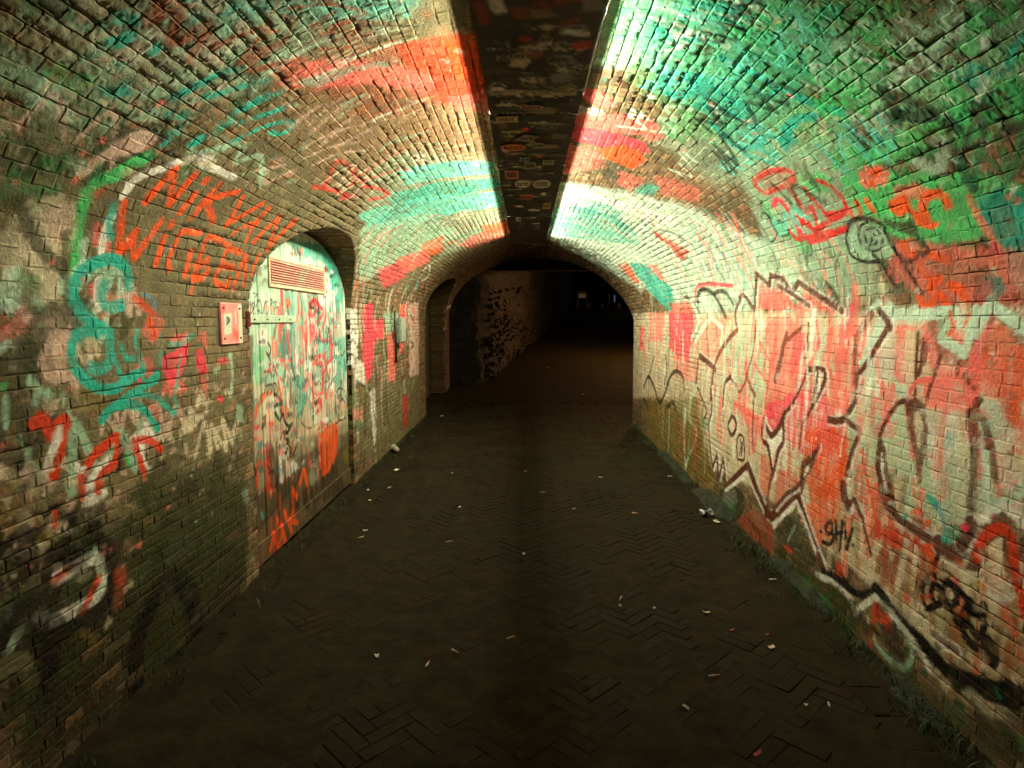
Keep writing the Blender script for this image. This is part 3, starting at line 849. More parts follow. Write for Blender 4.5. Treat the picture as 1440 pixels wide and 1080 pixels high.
# ---- right vault
C.run("""
P GR .42 .2 .35 ; 850,0 1440,0 1440,130 1180,240 1000,200 870,115
P TE .35 .15 .4 ; 900,0 1200,0 1180,90 1080,180 940,150 900,80
P MI .5 .2 .4 ; 1000,180 1200,200 1240,330 1080,330
P GR .55 .08 .4 ; 935,0 1100,0 1090,45 1010,60 950,30
P TE .85 .06 .3 ; 960,0 1085,0 1060,25 1000,55 955,60 915,50 930,20
P TE .7 .03 ; 915,38 1000,45 990,58 930,50
P CO .95 .015 .2 ; 815,124 840,126 858,137 870,142 862,152 838,150 820,138
P CO .9 .03 .25 ; 800,155 860,160 915,165 925,185 900,190 830,182 795,175
P PK .85 .02 .25 ; 798,178 850,183 905,200 915,215 890,215 830,203 792,196
P OR .95 .015 .2 ; 845,208 875,203 900,212 908,225 890,238 865,228 840,220
P CO .7 .03 .35 ; 785,200 850,215 850,235 790,245 780,235
P CO .8 .03 .3 ; 880,160 920,175 935,195 910,200
P TN .7 .04 ; 900,145 950,145 955,165 915,170
P WH .6 .03 .5 ; 800,145 850,155 845,162 798,160
P DG .6 .02 .5 ; 830,228 860,225 895,240 880,255 845,245
P CO .5 .05 .5 ; 920,245 985,265 985,285 930,275
P CO .5 .04 .5 ; 870,240 905,250 900,270 870,262
P TE .7 .02 ; 890,262 915,258 930,265 918,275 895,272
P WH .75 .03 .35 ; 778,268 830,272 900,290 960,310 940,318 850,290 780,285
P TE .7 .025 .4 ; 815,277 845,283 880,300 870,310 830,293
P TE .7 .05 .4 ; 772,292 830,290 890,318 900,345 850,340 772,330
P TD .7 .015 .4 ; 796,290 830,293 850,302 830,303
P TE .85 .015 ; 925,98 955,102 984,112 984,128 965,140 940,138 926,118 938,115 940,128 962,130 970,118 955,110 935,112
S TE .05 .8 ; 935,112 955,105 985,118 990,135
P TE .55 .03 .5 ; 940,100 1040,115 1060,160 1075,205 1035,207 1000,175 985,145
S TE .05 .85 ; 960,103 987,110 1023,140 1045,150
S TE .05 .8 ; 987,147 1037,163 1070,200 1037,207 1000,173
S TE .055 .92 .1 ; 1018,82 1060,104 1093,123 1147,147 1182,158
S TE .05 .85 ; 1147,163 1122,168 1108,182 1103,207
S TE .04 .8 ; 1055,120 1075,135 1090,128
S TE .03 .6 ; 980,150 1000,160
P ML .7 .03 ; 1000,148 1015,150 1012,162 1000,160
D WH .05 .9 ; 913,135 917,137
P GR .85 .03 .25 ; 1167,213 1210,205 1260,187 1310,165 1360,140 1440,108 1440,160 1377,205 1320,215 1260,227 1173,240
P GR .85 .04 .25 ; 1185,242 1290,235 1380,245 1440,258 1440,330 1330,345 1250,330 1205,300 1180,265
P GR .7 .02 ; 1120,245 1150,240 1175,255 1160,275 1130,265
P GR .6 .02 ; 1070,280 1082,283 1085,300 1112,325 1120,340 1100,330 1075,300
P GR .6 .02 ; 1118,338 1142,342 1140,358 1120,355
P ML .65 .03 .5 ; 1230,100 1300,70 1400,30 1420,45 1330,95 1250,125
P ML .5 .03 .5 ; 1180,165 1230,150 1240,190 1200,195
P DT .55 .04 .5 ; 1330,20 1440,5 1440,80 1390,70
P DT .6 .03 .4 ; 1180,65 1240,72 1300,90 1330,110 1280,105 1220,90
P DT .5 .03 ; 1130,110 1200,135 1200,150 1150,140
S DT .055 .85 ; 1241,127 1252,145 1264,162
S DT .05 .85 ; 1258,134 1285,145 1313,160 1290,165 1262,160
S DT .05 .8 ; 1236,164 1246,176 1254,187
S DT .045 .8 ; 1240,160 1258,168 1262,175
S DT .05 .8 ; 1196,184 1206,195 1216,206
S DT .045 .8 ; 1198,186 1225,190 1240,202
S DT .05 .8 ; 1305,198 1330,205 1348,222 1358,250 1366,262
S DT .06 .6 ; 1288,215 1330,222 1345,232
S DT .06 .6 ; 1370,185 1400,172 1440,178
S ML .03 .7 ; 1312,196 1330,212 1345,224
S ML .05 .6 ; 1290,230 1320,240 1325,222
P TD .8 .05 .2 ; 1370,275 1400,262 1440,265 1440,345 1400,338 1378,310
P TE .6 .05 .3 ; 1395,300 1440,290 1440,420 1425,400
S CO .03 .6 ; 1362,280 1385,320 1405,352
P OL .5 .03 ; 1388,310 1430,318 1425,335 1395,330
P CO .55 .05 .4 ; 1260,340 1340,350 1440,350 1440,430 1300,425 1250,380
P OL .4 .04 .5 ; 1300,360 1400,380 1420,410 1330,400
P TD .75 .04 .2 ; 1378,395 1400,385 1418,400 1412,420 1384,422
P CO .85 .02 ; 1212,240 1232,232 1255,240 1248,258 1225,268 1210,256
D OR .04 .9 ; 1228,245 1226,258 1235,240
P CO .75 .03 ; 1255,265 1285,257 1312,270 1300,285 1262,280
P OR .95 .012 .1 ; 1248,282 1275,270 1280,292 1296,300 1306,296 1308,310 1322,314 1312,324 1290,318 1280,300 1262,304 1250,296
S OR .04 .95 .1 ; 1297,294 1300,280 1312,273 1325,276 1332,288
S OR .03 .8 ; 1195,295 1202,310
S OR .03 .8 ; 1205,285 1212,305
S OR .03 .8 ; 1218,282 1228,295
S OR .05 .8 ; 1270,345 1282,358
S OR .03 .8 ; 1305,356 1320,362 1334,366
S OR .04 .95 .1 ; 1322,392 1308,402 1314,418 1304,433 1292,421
S OR .04 .95 .1 ; 1322,415 1340,437 1356,430 1354,410 1338,402
S OR .022 .8 ; 1293,372 1300,385 1312,392
S PK .016 .7 ; 1250,375 1262,395
S OR .016 .7 ; 1248,380 1258,402
S RD .034 .85 ; 1061,255 1077,243 1102,239 1117,247 1109,257 1080,270 1064,264 1061,255
P RD .35 .03 ; 1065,252 1100,242 1112,250 1082,266
S PK .03 .92 ; 1088,290 1092,281 1102,285 1114,305 1127,330
S RD .022 .92 ; 1108,262 1122,285 1130,300
S RD .024 .92 ; 1131,264 1146,284 1164,304
S RD .024 .92 ; 1116,270 1130,296 1140,318
S RD .026 .92 ; 1150,254 1168,262 1182,276 1190,290 1184,298 1160,302
S RD .028 .92 ; 1118,300 1132,314 1147,323 1168,310 1190,299
S RD .024 .92 ; 1122,328 1132,304 1142,292 1150,322
S RD .028 .9 ; 1108,322 1122,336 1150,330 1192,321
S RD .022 .9 ; 1100,285 1118,310
S RD .025 .9 ; 1138,341 1165,333 1192,320
S PK .02 .8 ; 1120,318 1135,334 1145,340
S BK .012 .8 ; 1072,282 1070,292 1080,302 1085,312
S BK .012 .8 ; 1070,305 1076,300 1092,326 1084,340 1072,318
S BK .012 .8 ; 1082,308 1094,330 1110,328 1098,310 1088,318
S BK .012 .7 ; 1140,345 1142,356 1134,362
P MI .7 .015 ; 1196,320 1212,310 1240,320 1262,355 1240,366 1214,364 1196,348
S BK .010 .95 .05 ; 1226,337 1223,331 1229,329 1233,337 1230,344 1222,343 1216,333 1219,323 1230,321 1240,332 1240,347 1228,353 1214,346 1207,332 1210,318 1220,313
S BK .014 .95 .05 ; 1194,314 1190,337 1196,357 1215,368 1238,368
S BK .022 .95 .05 ; 1192,318 1200,310 1214,307 1232,311 1244,320
S BK .018 .9 .05 ; 1240,318 1252,340 1264,360 1271,370 1284,392 1296,412
S BK .018 .85 ; 1228,358 1238,368 1250,388 1261,405
P DG .9 .012 ; 1240,306 1262,312 1286,310 1292,335 1266,326 1246,318
S BK .016 .8 ; 1292,336 1306,352 1290,362 1276,368
S BK .012 .7 ; 1280,368 1284,380
S DG .02 .7 ; 1240,370 1252,376 1258,392
P DG .5 .015 ; 1288,350 1302,356 1298,366 1286,362
P RD .92 .015 .15 ; 918,323 935,333 949,341 970,353 962,367 952,362 943,350 922,335
S WH .025 .9 ; 915,332 928,338 941,347 955,366
S WH .02 .85 ; 934,326 955,338 970,350 983,367
S DG .03 .6 ; 930,324 948,328 975,346
P OR .85 .03 ; 868,372 882,369 892,385 900,400 890,396
P TE .9 .02 .2 ; 886,370 905,370 925,385 945,405 948,425 935,425 915,405 895,388
P CO .8 .02 ; 908,372 922,372 940,395 930,395
S TE .09 .85 ; 910,403 929,422 939,430 945,452
P PK .9 .03 .25 ; 940,438 975,440 976,480 968,512 955,505 942,490
P CO .8 .03 .3 ; 945,425 972,425 976,442 944,442
P PK .8 .03 ; 900,460 906,458 906,490 899,495
P CO .7 .04 ; 912,440 935,440 932,480 914,480
P CO .6 .04 .4 ; 945,500 985,505 980,540 955,530
""")
C.streaks([(775, 290), (900, 300), (1060, 360), (1050, 420), (960, 400), (880, 390)], 150, ['MI', 'ML', 'CO', 'TE', 'OL', 'WH', 'CR'], (0.08, 0.35), (0.01, 0.045), 0.10, 0.55)
C.streaks([(970, 300), (1060, 330), (1060, 400), (980, 370)], 60, ['CO', 'TE', 'ML', 'CO', 'BL', 'MI'], (0.12, 0.4), (0.01, 0.03), 0.12, 0.75)
C.streaks([(1060, 340), (1180, 350), (1200, 430), (1090, 430)], 60, ['MI', 'DG', 'CO', 'ML', 'OL'], (0.1, 0.3), (0.008, 0.02), 0.10, 0.7)
C.streaks([(930, 0), (1100, 0), (1090, 60), (960, 70)], 40, ['TL', 'GR', 'ML'], (0.1, 0.4), (0.006, 0.018), 0.03, 0.6)
C.streaks([(890, 440), (985, 440), (985, 540), (895, 540)], 60, ['CR', 'MI', 'CO', 'PK', 'OL', 'WH'], (0.1, 0.5), (0.02, 0.06), 0.05, 0.6)
C.dabs([(850, 0), (1000, 0), (960, 120), (840, 110)], 60, ['MI', 'GD', 'ML', 'TE', 'OL'], (0.02, 0.06), 0.45)
C.dabs([(1080, 20), (1440, 10), (1440, 230), (1180, 220)], 160, ['MI', 'GD', 'ML', 'OL', 'DT', 'TN', 'BN'], (0.02, 0.07), 0.5)
C.dabs([(900, 150), (1170, 170), (1180, 300), (950, 290)], 110, ['OL', 'MI', 'TN', 'PP', 'DG'], (0.02, 0.06), 0.5)
C.scribbles([(850, 20), (1400, 20), (1430, 240), (1180, 330), (950, 280), (860, 120)], 40, ['DT', 'MI', 'ML', 'TE', 'GD', 'TL', 'DG', 'GR', 'OL'], (0.12, 0.32), (0.012, 0.032), 0.75)
# ---- right wall: big outlined letters
C.streaks([(990, 450), (1260, 445), (1240, 560), (1200, 660), (1130, 660), (1010, 620)], 170, ['CO', 'PK', 'CR', 'CR', 'WH', 'ML', 'CO'], (0.12, 0.5), (0.015, 0.06), 0.04, 0.8)
C.streaks([(1230, 460), (1440, 460), (1440, 660), (1300, 640), (1240, 600)], 90, ['CO', 'PK', 'CR', 'CR', 'ML', 'OR', 'PP', 'WH'], (0.1, 0.4), (0.02, 0.07), 0.05, 0.75)
C.streaks([(1090, 620), (1230, 640), (1330, 790), (1200, 790), (1130, 720)], 110, ['OR', 'CO', 'CR', 'RO', 'TN', 'CR', 'OY'], (0.1, 0.4), (0.015, 0.05), 0.03, 0.7)
C.streaks([(1230, 740), (1440, 790), (1440, 930), (1330, 900), (1240, 830)], 90, ['RB', 'TN', 'CR', 'OY', 'RO', 'CR'], (0.08, 0.3), (0.015, 0.05), 0.04, 0.65)
C.run("""
P CO .85 .02 .2 ; 1064,436 1068,395 1085,408 1100,398 1112,425 1150,438
P CO .8 .02 .2 ; 1124,402 1150,415 1184,437 1140,436
P CO .6 .05 .4 ; 985,450 1030,445 1010,490 995,520 985,500
P CO .7 .03 .3 ; 1078,450 1110,445 1130,470 1120,560 1095,600 1078,590 1085,520
P PK .75 .02 .25 ; 1102,560 1160,540 1165,580 1190,600 1180,640 1130,640 1080,600 1076,570
P CO .75 .03 .3 ; 1165,460 1205,450 1203,520 1190,585 1168,575 1175,520
P PK .6 .02 .3 ; 1120,470 1135,468 1128,500 1112,540 1108,520
P CO .7 .03 .3 ; 1040,570 1078,590 1075,620 1050,600
P OR .75 .03 .3 ; 1130,605 1190,600 1195,660 1175,700 1140,700 1128,660
P OR .6 .04 .4 ; 1070,640 1090,640 1080,700 1068,690
P RO .6 .03 .3 ; 1090,660 1125,670 1122,690 1090,712
P OR .75 .04 .4 ; 1185,640 1180,720 1150,770 1130,720 1150,690
P CO .8 .04 .3 ; 1230,460 1330,462 1380,500 1440,480 1440,560 1390,560 1330,540 1280,545 1235,520
P OR .75 .05 .3 ; 1375,500 1400,455 1440,490 1440,620 1405,570
P CO .85 .03 .2 ; 1300,540 1350,515 1380,530 1370,570 1320,580 1300,570
P PK .5 .03 .3 ; 1225,600 1262,590 1258,612 1230,618
P CO .6 .03 .4 ; 1240,540 1262,540 1262,580 1240,600
P CO .7 .03 .3 ; 1425,600 1440,600 1440,640 1420,640
P OR .6 .04 .3 ; 1415,560 1440,560 1440,600 1420,600
P CR .8 .03 .2 ; 1275,465 1300,465 1310,530 1285,560 1270,520
P ML .7 .03 .3 ; 1232,470 1262,468 1258,530 1236,540
P BN .8 .02 .2 ; 1246,446 1320,448 1322,478 1356,506 1378,460 1398,447 1440,492 1440,462 1395,432 1375,440 1358,500 1325,480 1340,443
P BN .7 .03 .3 ; 1300,447 1345,440 1330,475 1360,500 1350,515 1320,500
L ML .047 .95 .1 ; 1226,436 1236,428 1240,440 1252,432 1258,444 1268,440 1276,444 1343,438 1324,476 1356,497 1373,437 1380,443 1393,427 1440,463
S ML .065 .9 .1 ; 1248,440 1232,470 1214,512
P MI .5 .02 ; 1315,475 1322,440 1340,442 1326,478
S OR .02 .8 ; 1337,440 1340,462 1332,470
S ML .039 .8 ; 1388,440 1380,458 1372,470
L BR .034 .9 ; 1040,420 1046,414 1061,437 1064,385 1082,401 1084,387 1102,393 1113,412 1123,397 1150,415 1184,437
S BR .026 .85 ; 1094,402 1112,412 1138,430
S DG .035 .85 ; 1162,398 1172,410 1180,425
S BR .039 .8 ; 1037,464 1034,440 1042,420
S DG .045 .9 ; 981,426 982,413 990,407 1003,413 1013,430 1021,446
S DG .04 .85 ; 1004,413 1013,409 1022,413 1031,428
S ML .039 .85 ; 992,420 1004,430 1012,446
S PK .03 .8 ; 978,424 979,406 990,400 1012,400 1030,402
S DG .03 .8 ; 963,418 969,419 978,430 984,443
S ML .065 .85 ; 972,424 980,440 984,452
S ML .046 .9 ; 984,444 980,462 972,476
S ML .046 .85 ; 996,441 1013,459 1016,464 1013,490
S ML .065 .85 ; 998,450 985,466 978,480
S BR .018 .9 ; 995,443 994,470 997,511
S BR .058 .9 ; 984,501 996,510 1006,520
S BP .046 .9 ; 1037,464 1027,474 1012,496 1004,518 1001,542 999,562
S BR .021 .9 ; 982,502 979,536 987,560
S BR .023 .9 ; 980,540 986,558 993,577 990,590
S BR .029 .9 ; 1000,545 1001,577 997,594 998,623 1002,658
S ML .029 .8 ; 981,540 972,560 970,590 980,610 966,650 965,672
S ML .026 .8 ; 964,575 962,620 965,670
P OY .6 .03 ; 972,560 980,560 984,610 968,650 966,610
L BR .039 .95 ; 1002,658 1008,640 1011,673 1017,645 1021,684 1052,653
L BR .065 .95 ; 1020,686 1052,654 1064,688 1078,722 1085,726
L WH .019 .8 ; 1020,692 1049,664 1074,720
P WH .85 .01 ; 1078,605 1085,616 1101,600 1101,627 1091,632 1086,648 1080,628
S BR .046 .95 ; 1074,590 1079,604 1086,612 1096,600 1104,581
S BR .026 .9 ; 1104,581 1110,574 1116,566
S BR .039 .95 ; 1073,594 1072,618 1080,628 1085,658 1088,668
S BR .039 .95 ; 1102,597 1101,622 1095,633 1090,655 1085,672
S BP .033 .9 ; 1085,668 1081,690 1079,712
P BR .9 .01 ; 1085,720 1078,708 1074,716 1084,732
S BR .031 .95 ; 1029,585 1024,597 1026,608 1030,612 1035,602 1034,590 1029,585
S BR .018 .95 ; 1037,645 1036,622 1040,612 1045,616 1047,645 1037,646
S BR .018 .9 ; 1041,618 1042,628 1040,640
S BR .016 .9 ; 1044,622 1043,640
S CO .03 .9 ; 1033,568 1045,576 1062,588
S BR .034 .9 ; 1028,529 1020,538 1018,550 1016,570
S BR .016 .9 ; 1026,531 1034,540 1040,551 1048,536 1053,515 1056,508 1061,480 1063,450
S BP .039 .85 ; 1050,528 1056,545 1062,556
S BR .016 .9 ; 1061,556 1059,580 1058,630
S OL .012 .6 ; 1027,485 1027,528
S OL .012 .5 ; 1030,445 1028,490
S BP .055 .9 ; 1106,470 1101,490 1097,510 1090,534
S BP .026 .9 ; 1126,462 1112,474 1103,484
S CO .03 .85 ; 1089,498 1082,530 1078,558 1075,585
S CO .02 .85 ; 1068,480 1078,500 1088,518
S CO .02 .85 ; 1060,510 1070,525 1080,540
S BR .018 .9 ; 1137,455 1135,490 1133,508 1135,520 1125,547 1112,570 1103,583
S CO .02 .9 ; 1152,480 1145,500 1139,516
S BR .031 .95 ; 1135,520 1150,519 1159,522 1160,535 1152,552 1142,572
S BR .026 .95 ; 1150,526 1147,545 1142,560
S WH .026 .9 ; 1153,530 1151,548
S BR .018 .9 ; 1142,572 1134,588 1128,597 1124,630
S CO .025 .8 ; 1168,522 1175,550 1180,570
S CO .02 .8 ; 1162,560 1172,580
S CO .015 .8 ; 1195,482 1180,500 1173,508
S BR .029 .95 ; 1252,455 1236,482 1218,512 1206,530 1203,541 1208,548 1202,565 1190,586
S BR .034 .95 ; 1190,588 1178,592 1166,590
S BR .029 .95 ; 1188,590 1200,599 1210,606 1202,625 1196,642 1190,668
S BP .046 .9 ; 1226,442 1212,462 1203,480 1204,510 1205,540
S BR .031 .9 ; 1236,436 1246,448 1252,462
L BR .026 .9 ; 1190,668 1185,683
S BR .065 .95 ; 1186,682 1187,698 1193,712
S BR .026 .9 ; 1193,713 1200,702 1205,710 1209,722 1213,728
S BR .018 .9 ; 1213,728 1216,745 1225,780
S OR .018 .95 ; 1212,635 1217,662 1223,690 1232,735
S CO .018 .95 ; 1212,635 1216,655
P TE .7 .01 ; 1194,662 1201,664 1200,672 1194,670
P TE .6 .01 ; 1201,682 1207,682 1205,690
P TE .6 .01 ; 1189,630 1193,632 1192,640
L BR .065 .95 ; 1084,728 1104,710 1123,697
L BR .058 .95 ; 1122,697 1130,723 1142,758 1155,796
S BR .026 .9 ; 1090,714 1106,695 1123,682 1137,652 1152,628
P BR .9 .01 ; 1153,626 1127,648 1124,670 1126,700 1134,672 1146,650
P WH .9 .008 ; 1139,650 1132,660 1129,672 1136,664
L WH .026 .85 ; 1087,742 1104,722 1120,706 1130,728 1150,784
P DG .85 .02 ; 1090,745 1120,714 1136,750 1148,792 1130,800 1095,775
S MI .02 .4 ; 1108,760 1118,740
S RO .03 .6 ; 1105,770 1112,775
S BK .022 .95 .05 ; 1168,733 1162,740 1163,750 1170,748 1169,735
S BK .022 .95 .05 ; 1170,747 1172,757 1166,765 1157,762
D BK .02 .95 ; 1155,748 1200,767
S BK .022 .95 .05 ; 1175,733 1176,745 1176,758
L BK .018 .95 .05 ; 1175,752 1185,747
S BK .022 .95 .05 ; 1184,733 1183,755 1180,773
L BK .022 .95 .05 ; 1188,737 1190,773 1199,743
S BR .018 .9 ; 1291,468 1289,500 1288,527 1287,560
S BR .018 .9 ; 1298,478 1296,505 1292,527
S BR .018 .85 ; 1323,500 1318,515 1308,545 1303,562
S BP .026 .8 ; 1302,485 1300,510
S BR .018 .85 ; 1348,505 1346,525
S CO .022 .9 ; 1280,550 1290,537 1310,533
P BR .92 .012 .3 ; 1272,564 1288,560 1302,568 1304,600 1304,630 1298,655 1292,668 1286,642 1276,600
P CR .95 .008 ; 1284,577 1290,577 1297,594 1296,622 1291,632 1287,612
S BP .039 .8 ; 1292,660 1293,675
S BR .021 .95 ; 1273,563 1262,568 1253,580 1243,598 1237,614
P BR .92 .012 .3 ; 1237,608 1244,628 1250,660 1258,700 1262,722 1248,712 1236,690 1230,655 1232,630
P WH .9 .008 ; 1239,632 1243,650 1246,682 1249,696 1242,680 1238,655
S BP .058 .95 ; 1240,692 1250,714 1266,730 1290,747 1314,762 1340,778
S BR .039 .9 ; 1250,714 1270,734 1314,763
S BR .078 .9 ; 1320,765 1345,780 1368,788
P BR .92 .012 .3 ; 1357,575 1368,570 1366,563 1377,553 1384,563 1376,573 1388,588 1398,625 1406,680 1394,680 1386,640 1376,596 1374,660 1372,720 1356,752 1362,690 1364,640 1360,600
P ML .95 .008 ; 1375,588 1381,600 1386,640 1391,690 1390,715 1384,716 1383,660 1379,625
S BR .021 .8 ; 1357,528 1362,538
D BR .022 .85 ; 1363,535 1370,545
L ML .039 .9 .1 ; 1386,640 1387,722 1410,708 1440,687
L WH .034 .85 .1 ; 1381,731 1398,722 1412,713 1426,722 1440,735
P BR .9 .02 .3 ; 1358,742 1384,734 1412,717 1440,740 1440,800 1405,778 1378,760 1350,772
S BR .065 .9 ; 1365,738 1352,765
P OY .5 .03 ; 1398,695 1425,680 1440,690 1420,700
P OR .9 .02 ; 1281,715 1306,725 1312,745 1303,742 1298,728 1282,722
P TE .8 .012 ; 1266,722 1278,722 1276,731 1268,728
P TE .8 .012 ; 1326,742 1342,740 1348,752 1335,768 1322,758
S TE .03 .8 ; 1306,698 1316,708
S BL .02 .6 ; 1315,710 1325,725 1328,740
P TE .5 .02 ; 1322,610 1330,605 1336,625 1326,635
P TE .5 .02 ; 1322,648 1336,655 1334,662 1324,658
D PK .03 .9 ; 1356,741
P RO .8 .03 .3 ; 1228,735 1240,740 1255,736 1285,755 1315,772 1312,790 1280,772 1262,778 1240,760 1228,770
S OR .05 .85 ; 1305,772 1310,790 1312,810
P TN .6 .05 .4 ; 1226,770 1300,780 1340,800 1330,850 1290,850 1240,820
P RB .5 .05 .4 ; 1240,775 1310,790 1300,840 1250,820
S CR .04 .8 ; 1275,762 1268,795 1262,825
S CR .035 .8 ; 1288,772 1286,800 1283,825
S CR .03 .7 ; 1233,762 1232,778
P CR .7 .02 ; 1253,778 1262,775 1260,795 1254,792
P YE .5 .02 ; 1278,808 1288,812 1286,830 1276,828
P OR .7 .02 ; 1272,830 1284,836 1282,852 1274,850
P CR .7 .03 ; 1335,785 1360,790 1355,815 1335,810
S RO .04 .92 .1 ; 1372,785 1376,768 1388,752 1406,743 1420,752 1426,780 1430,815 1440,860
P CR .85 .015 ; 1388,768 1410,752 1408,788 1390,780
P CR .7 .03 .3 ; 1385,790 1412,788 1415,830 1390,835
P YE .7 .015 ; 1372,805 1384,830 1372,832
P WH .5 .03 ; 1380,830 1425,832 1420,855 1400,848
P OY .5 .06 .4 ; 1300,850 1440,860 1440,950 1380,930 1320,900
P RB .5 .04 .4 ; 1400,915 1440,900 1440,960 1415,945
S RO .03 .6 ; 1416,872 1428,890
S BK .026 .95 .05 ; 1303,812 1297,826 1298,842 1304,856 1316,850
S BK .018 .95 .05 ; 1319,783 1314,795 1315,812
S BK .024 .95 .05 ; 1312,822 1310,835 1316,850 1324,848
S BK .024 .95 .05 ; 1316,822 1326,832 1322,842
S BK .026 .95 .05 ; 1332,818 1326,830 1330,846 1342,848 1346,836 1334,819 1350,832 1364,848
S BK .026 .95 .05 ; 1335,850 1340,866 1350,876 1357,856 1364,845 1372,858 1384,852 1382,866 1360,858
S BK .03 .95 .05 ; 1358,858 1374,864 1384,877 1377,896 1366,884 1358,868 1354,884 1362,902 1372,910
S BK .03 .9 .05 ; 1381,906 1390,918 1396,934 1400,914 1389,900
L BR .065 .95 ; 1151,784 1158,803
P BK .95 .015 .1 ; 1154,796 1172,806 1190,812 1196,824 1206,830 1222,828 1230,816 1244,832 1262,858 1287,884 1312,910 1332,934 1360,944 1390,954 1405,958 1412,954 1422,958 1440,972 1440,1004 1412,996 1380,982 1345,970 1325,948 1302,930 1284,902 1262,876 1243,850 1230,838 1212,842 1200,838 1180,822 1155,808
P RO .8 .012 ; 1176,790 1187,794 1184,812 1176,808
L WH .029 .85 ; 1148,808 1170,818 1197,842 1202,862 1216,850 1231,840 1258,868 1285,904 1306,938
S MI .025 .75 ; 1220,866 1226,888 1234,908 1252,928 1270,940 1282,926 1280,904
P RO .75 .02 ; 1228,848 1248,862 1256,876 1252,904 1246,880 1232,876 1226,912 1220,905 1226,870
P BK .6 .03 ; 1236,880 1262,880 1278,905 1270,930 1250,918
P CR .5 .03 ; 1306,936 1320,945 1340,972 1330,976
P CR .45 .04 ; 1352,970 1400,990 1440,1010 1440,1030 1400,1012 1360,990
P OY .5 .05 .5 ; 1290,890 1330,920 1360,940 1330,930
S BR .026 .7 ; 1310,890 1330,905 1345,915
""", halo=True)
C.dabs([(1000, 470), (1200, 460), (1440, 600), (1440, 700), (1250, 720), (1150, 640), (1010, 640)], 120, ['CR', 'MI', 'CO', 'PP', 'WH', 'CO'], (0.015, 0.06), 0.5)
C.streaks([(1000, 460), (1260, 460), (1220, 620), (1010, 640)], 60, ['CO', 'PK', 'CR', 'CO', 'WH'], (0.1, 0.4), (0.008, 0.025), 0.03, 0.7)
C.dabs([(1100, 640), (1220, 640), (1440, 820), (1440, 940), (1250, 860)], 120, ['OR', 'RB', 'CR', 'TN', 'OY', 'RO'], (0.015, 0.05), 0.5)
C.streaks([(905, 540), (985, 540), (1000, 660), (930, 600)], 50, ['RO', 'OY', 'CR', 'OL', 'RB', 'MI'], (0.1, 0.5), (0.02, 0.05), 0.03, 0.5)
C.run("""
S BK .05 .8 ; 905,545 912,530 920,545 928,566 940,540
S BK .05 .8 ; 938,540 945,526 952,522 960,530 962,548
S BK .03 .8 ; 936,500 938,520 934,540
S BK .03 .7 ; 912,530 916,516 920,500
P GD .5 .04 ; 985,588 996,590 997,604 986,600
S BK .06 .7 ; 938,572 946,566 950,575
D RD .04 .7 ; 943,579 956,596 992,611
S BK .05 .7 ; 905,560 912,575
""")
# ---- moss, soot and damp: stains with ragged outlines
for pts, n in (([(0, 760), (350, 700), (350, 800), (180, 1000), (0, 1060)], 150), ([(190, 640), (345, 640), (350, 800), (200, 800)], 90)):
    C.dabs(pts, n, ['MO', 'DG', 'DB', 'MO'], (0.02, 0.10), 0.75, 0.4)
C.dabs([(900, 590), (985, 650), (1090, 740), (1440, 1000), (1440, 1080), (1080, 800), (900, 640)], 80, ['MO', 'DG', 'DB', 'GD'], (0.02, 0.08), 0.7, 0.4)
C.dabs([(0, 200), (110, 170), (110, 260), (0, 300)], 50, ['MO', 'DG', 'GD', 'OL'], (0.03, 0.09), 0.6)

# right wall foot: green disc, orange patch, moss partly deepened to paint in shade
C.run("""
P RB .92 .02 .2 ; 1040,722 1062,716 1078,728 1087,745 1087,802 1072,800 1050,765 1034,742
P TN .5 .02 .5 ; 1052,712 1070,722 1078,748 1062,745
S BR .018 .8 ; 1058,735 1068,752 1066,775
S BR .016 .8 ; 1050,728 1062,745
P DG .95 .015 .1 ; 1006,706 1014,688 1028,680 1040,686 1046,702 1042,722 1030,734 1014,732
P GY .5 .02 .5 ; 1012,704 1020,690 1034,690 1038,706 1026,716
P GD .5 .02 .5 ; 1010,715 1025,705 1036,715 1026,730
S BK .014 .8 ; 1042,690 1047,706 1040,726 1028,735
S WH .026 .85 ; 1020,690 1036,678 1046,672
P MO .8 .03 .3 ; 1088,770 1105,780 1150,810 1200,845 1240,900 1180,880 1120,840 1090,810
P GD .6 .03 .4 ; 1100,800 1140,815 1170,850 1180,880 1130,850
P MO .6 .06 .4 ; 1250,930 1330,980 1440,1030 1440,1080 1340,1040 1260,980
""")
C.dabs([(1088, 775), (1160, 810), (1300, 950), (1440, 1030), (1440, 1080), (1250, 960), (1090, 815)], 45, ['MO', 'DG', 'DB', 'OL'], (0.015, 0.045), 0.6, 0.3)

# splashes and specks
for pts, n, cols in (([(985, 445), (1440, 440), (1440, 900), (1250, 820), (1080, 700), (1000, 640)], 260, ['WH', 'CR', 'CO', 'BR', 'OL', 'TE', 'CR']),
                     ([(780, 130), (1000, 0), (1440, 0), (1440, 420), (1000, 430), (780, 320)], 420, ['ML', 'MI', 'OL', 'DG', 'CO', 'TE', 'BN', 'WH']),
                     ([(0, 0), (660, 0), (700, 330), (500, 400), (350, 330), (0, 300)], 420, ['MI', 'OL', 'DG', 'TN', 'PP', 'TE', 'BN', 'CO']),
                     ([(0, 300), (345, 340), (345, 700), (150, 800), (0, 820)], 320, ['CR', 'OL', 'PP', 'DG', 'TN', 'MI', 'CO', 'DB'])):
    C.dabs(pts, n, cols, (0.006, 0.024), 0.7, 0.2)
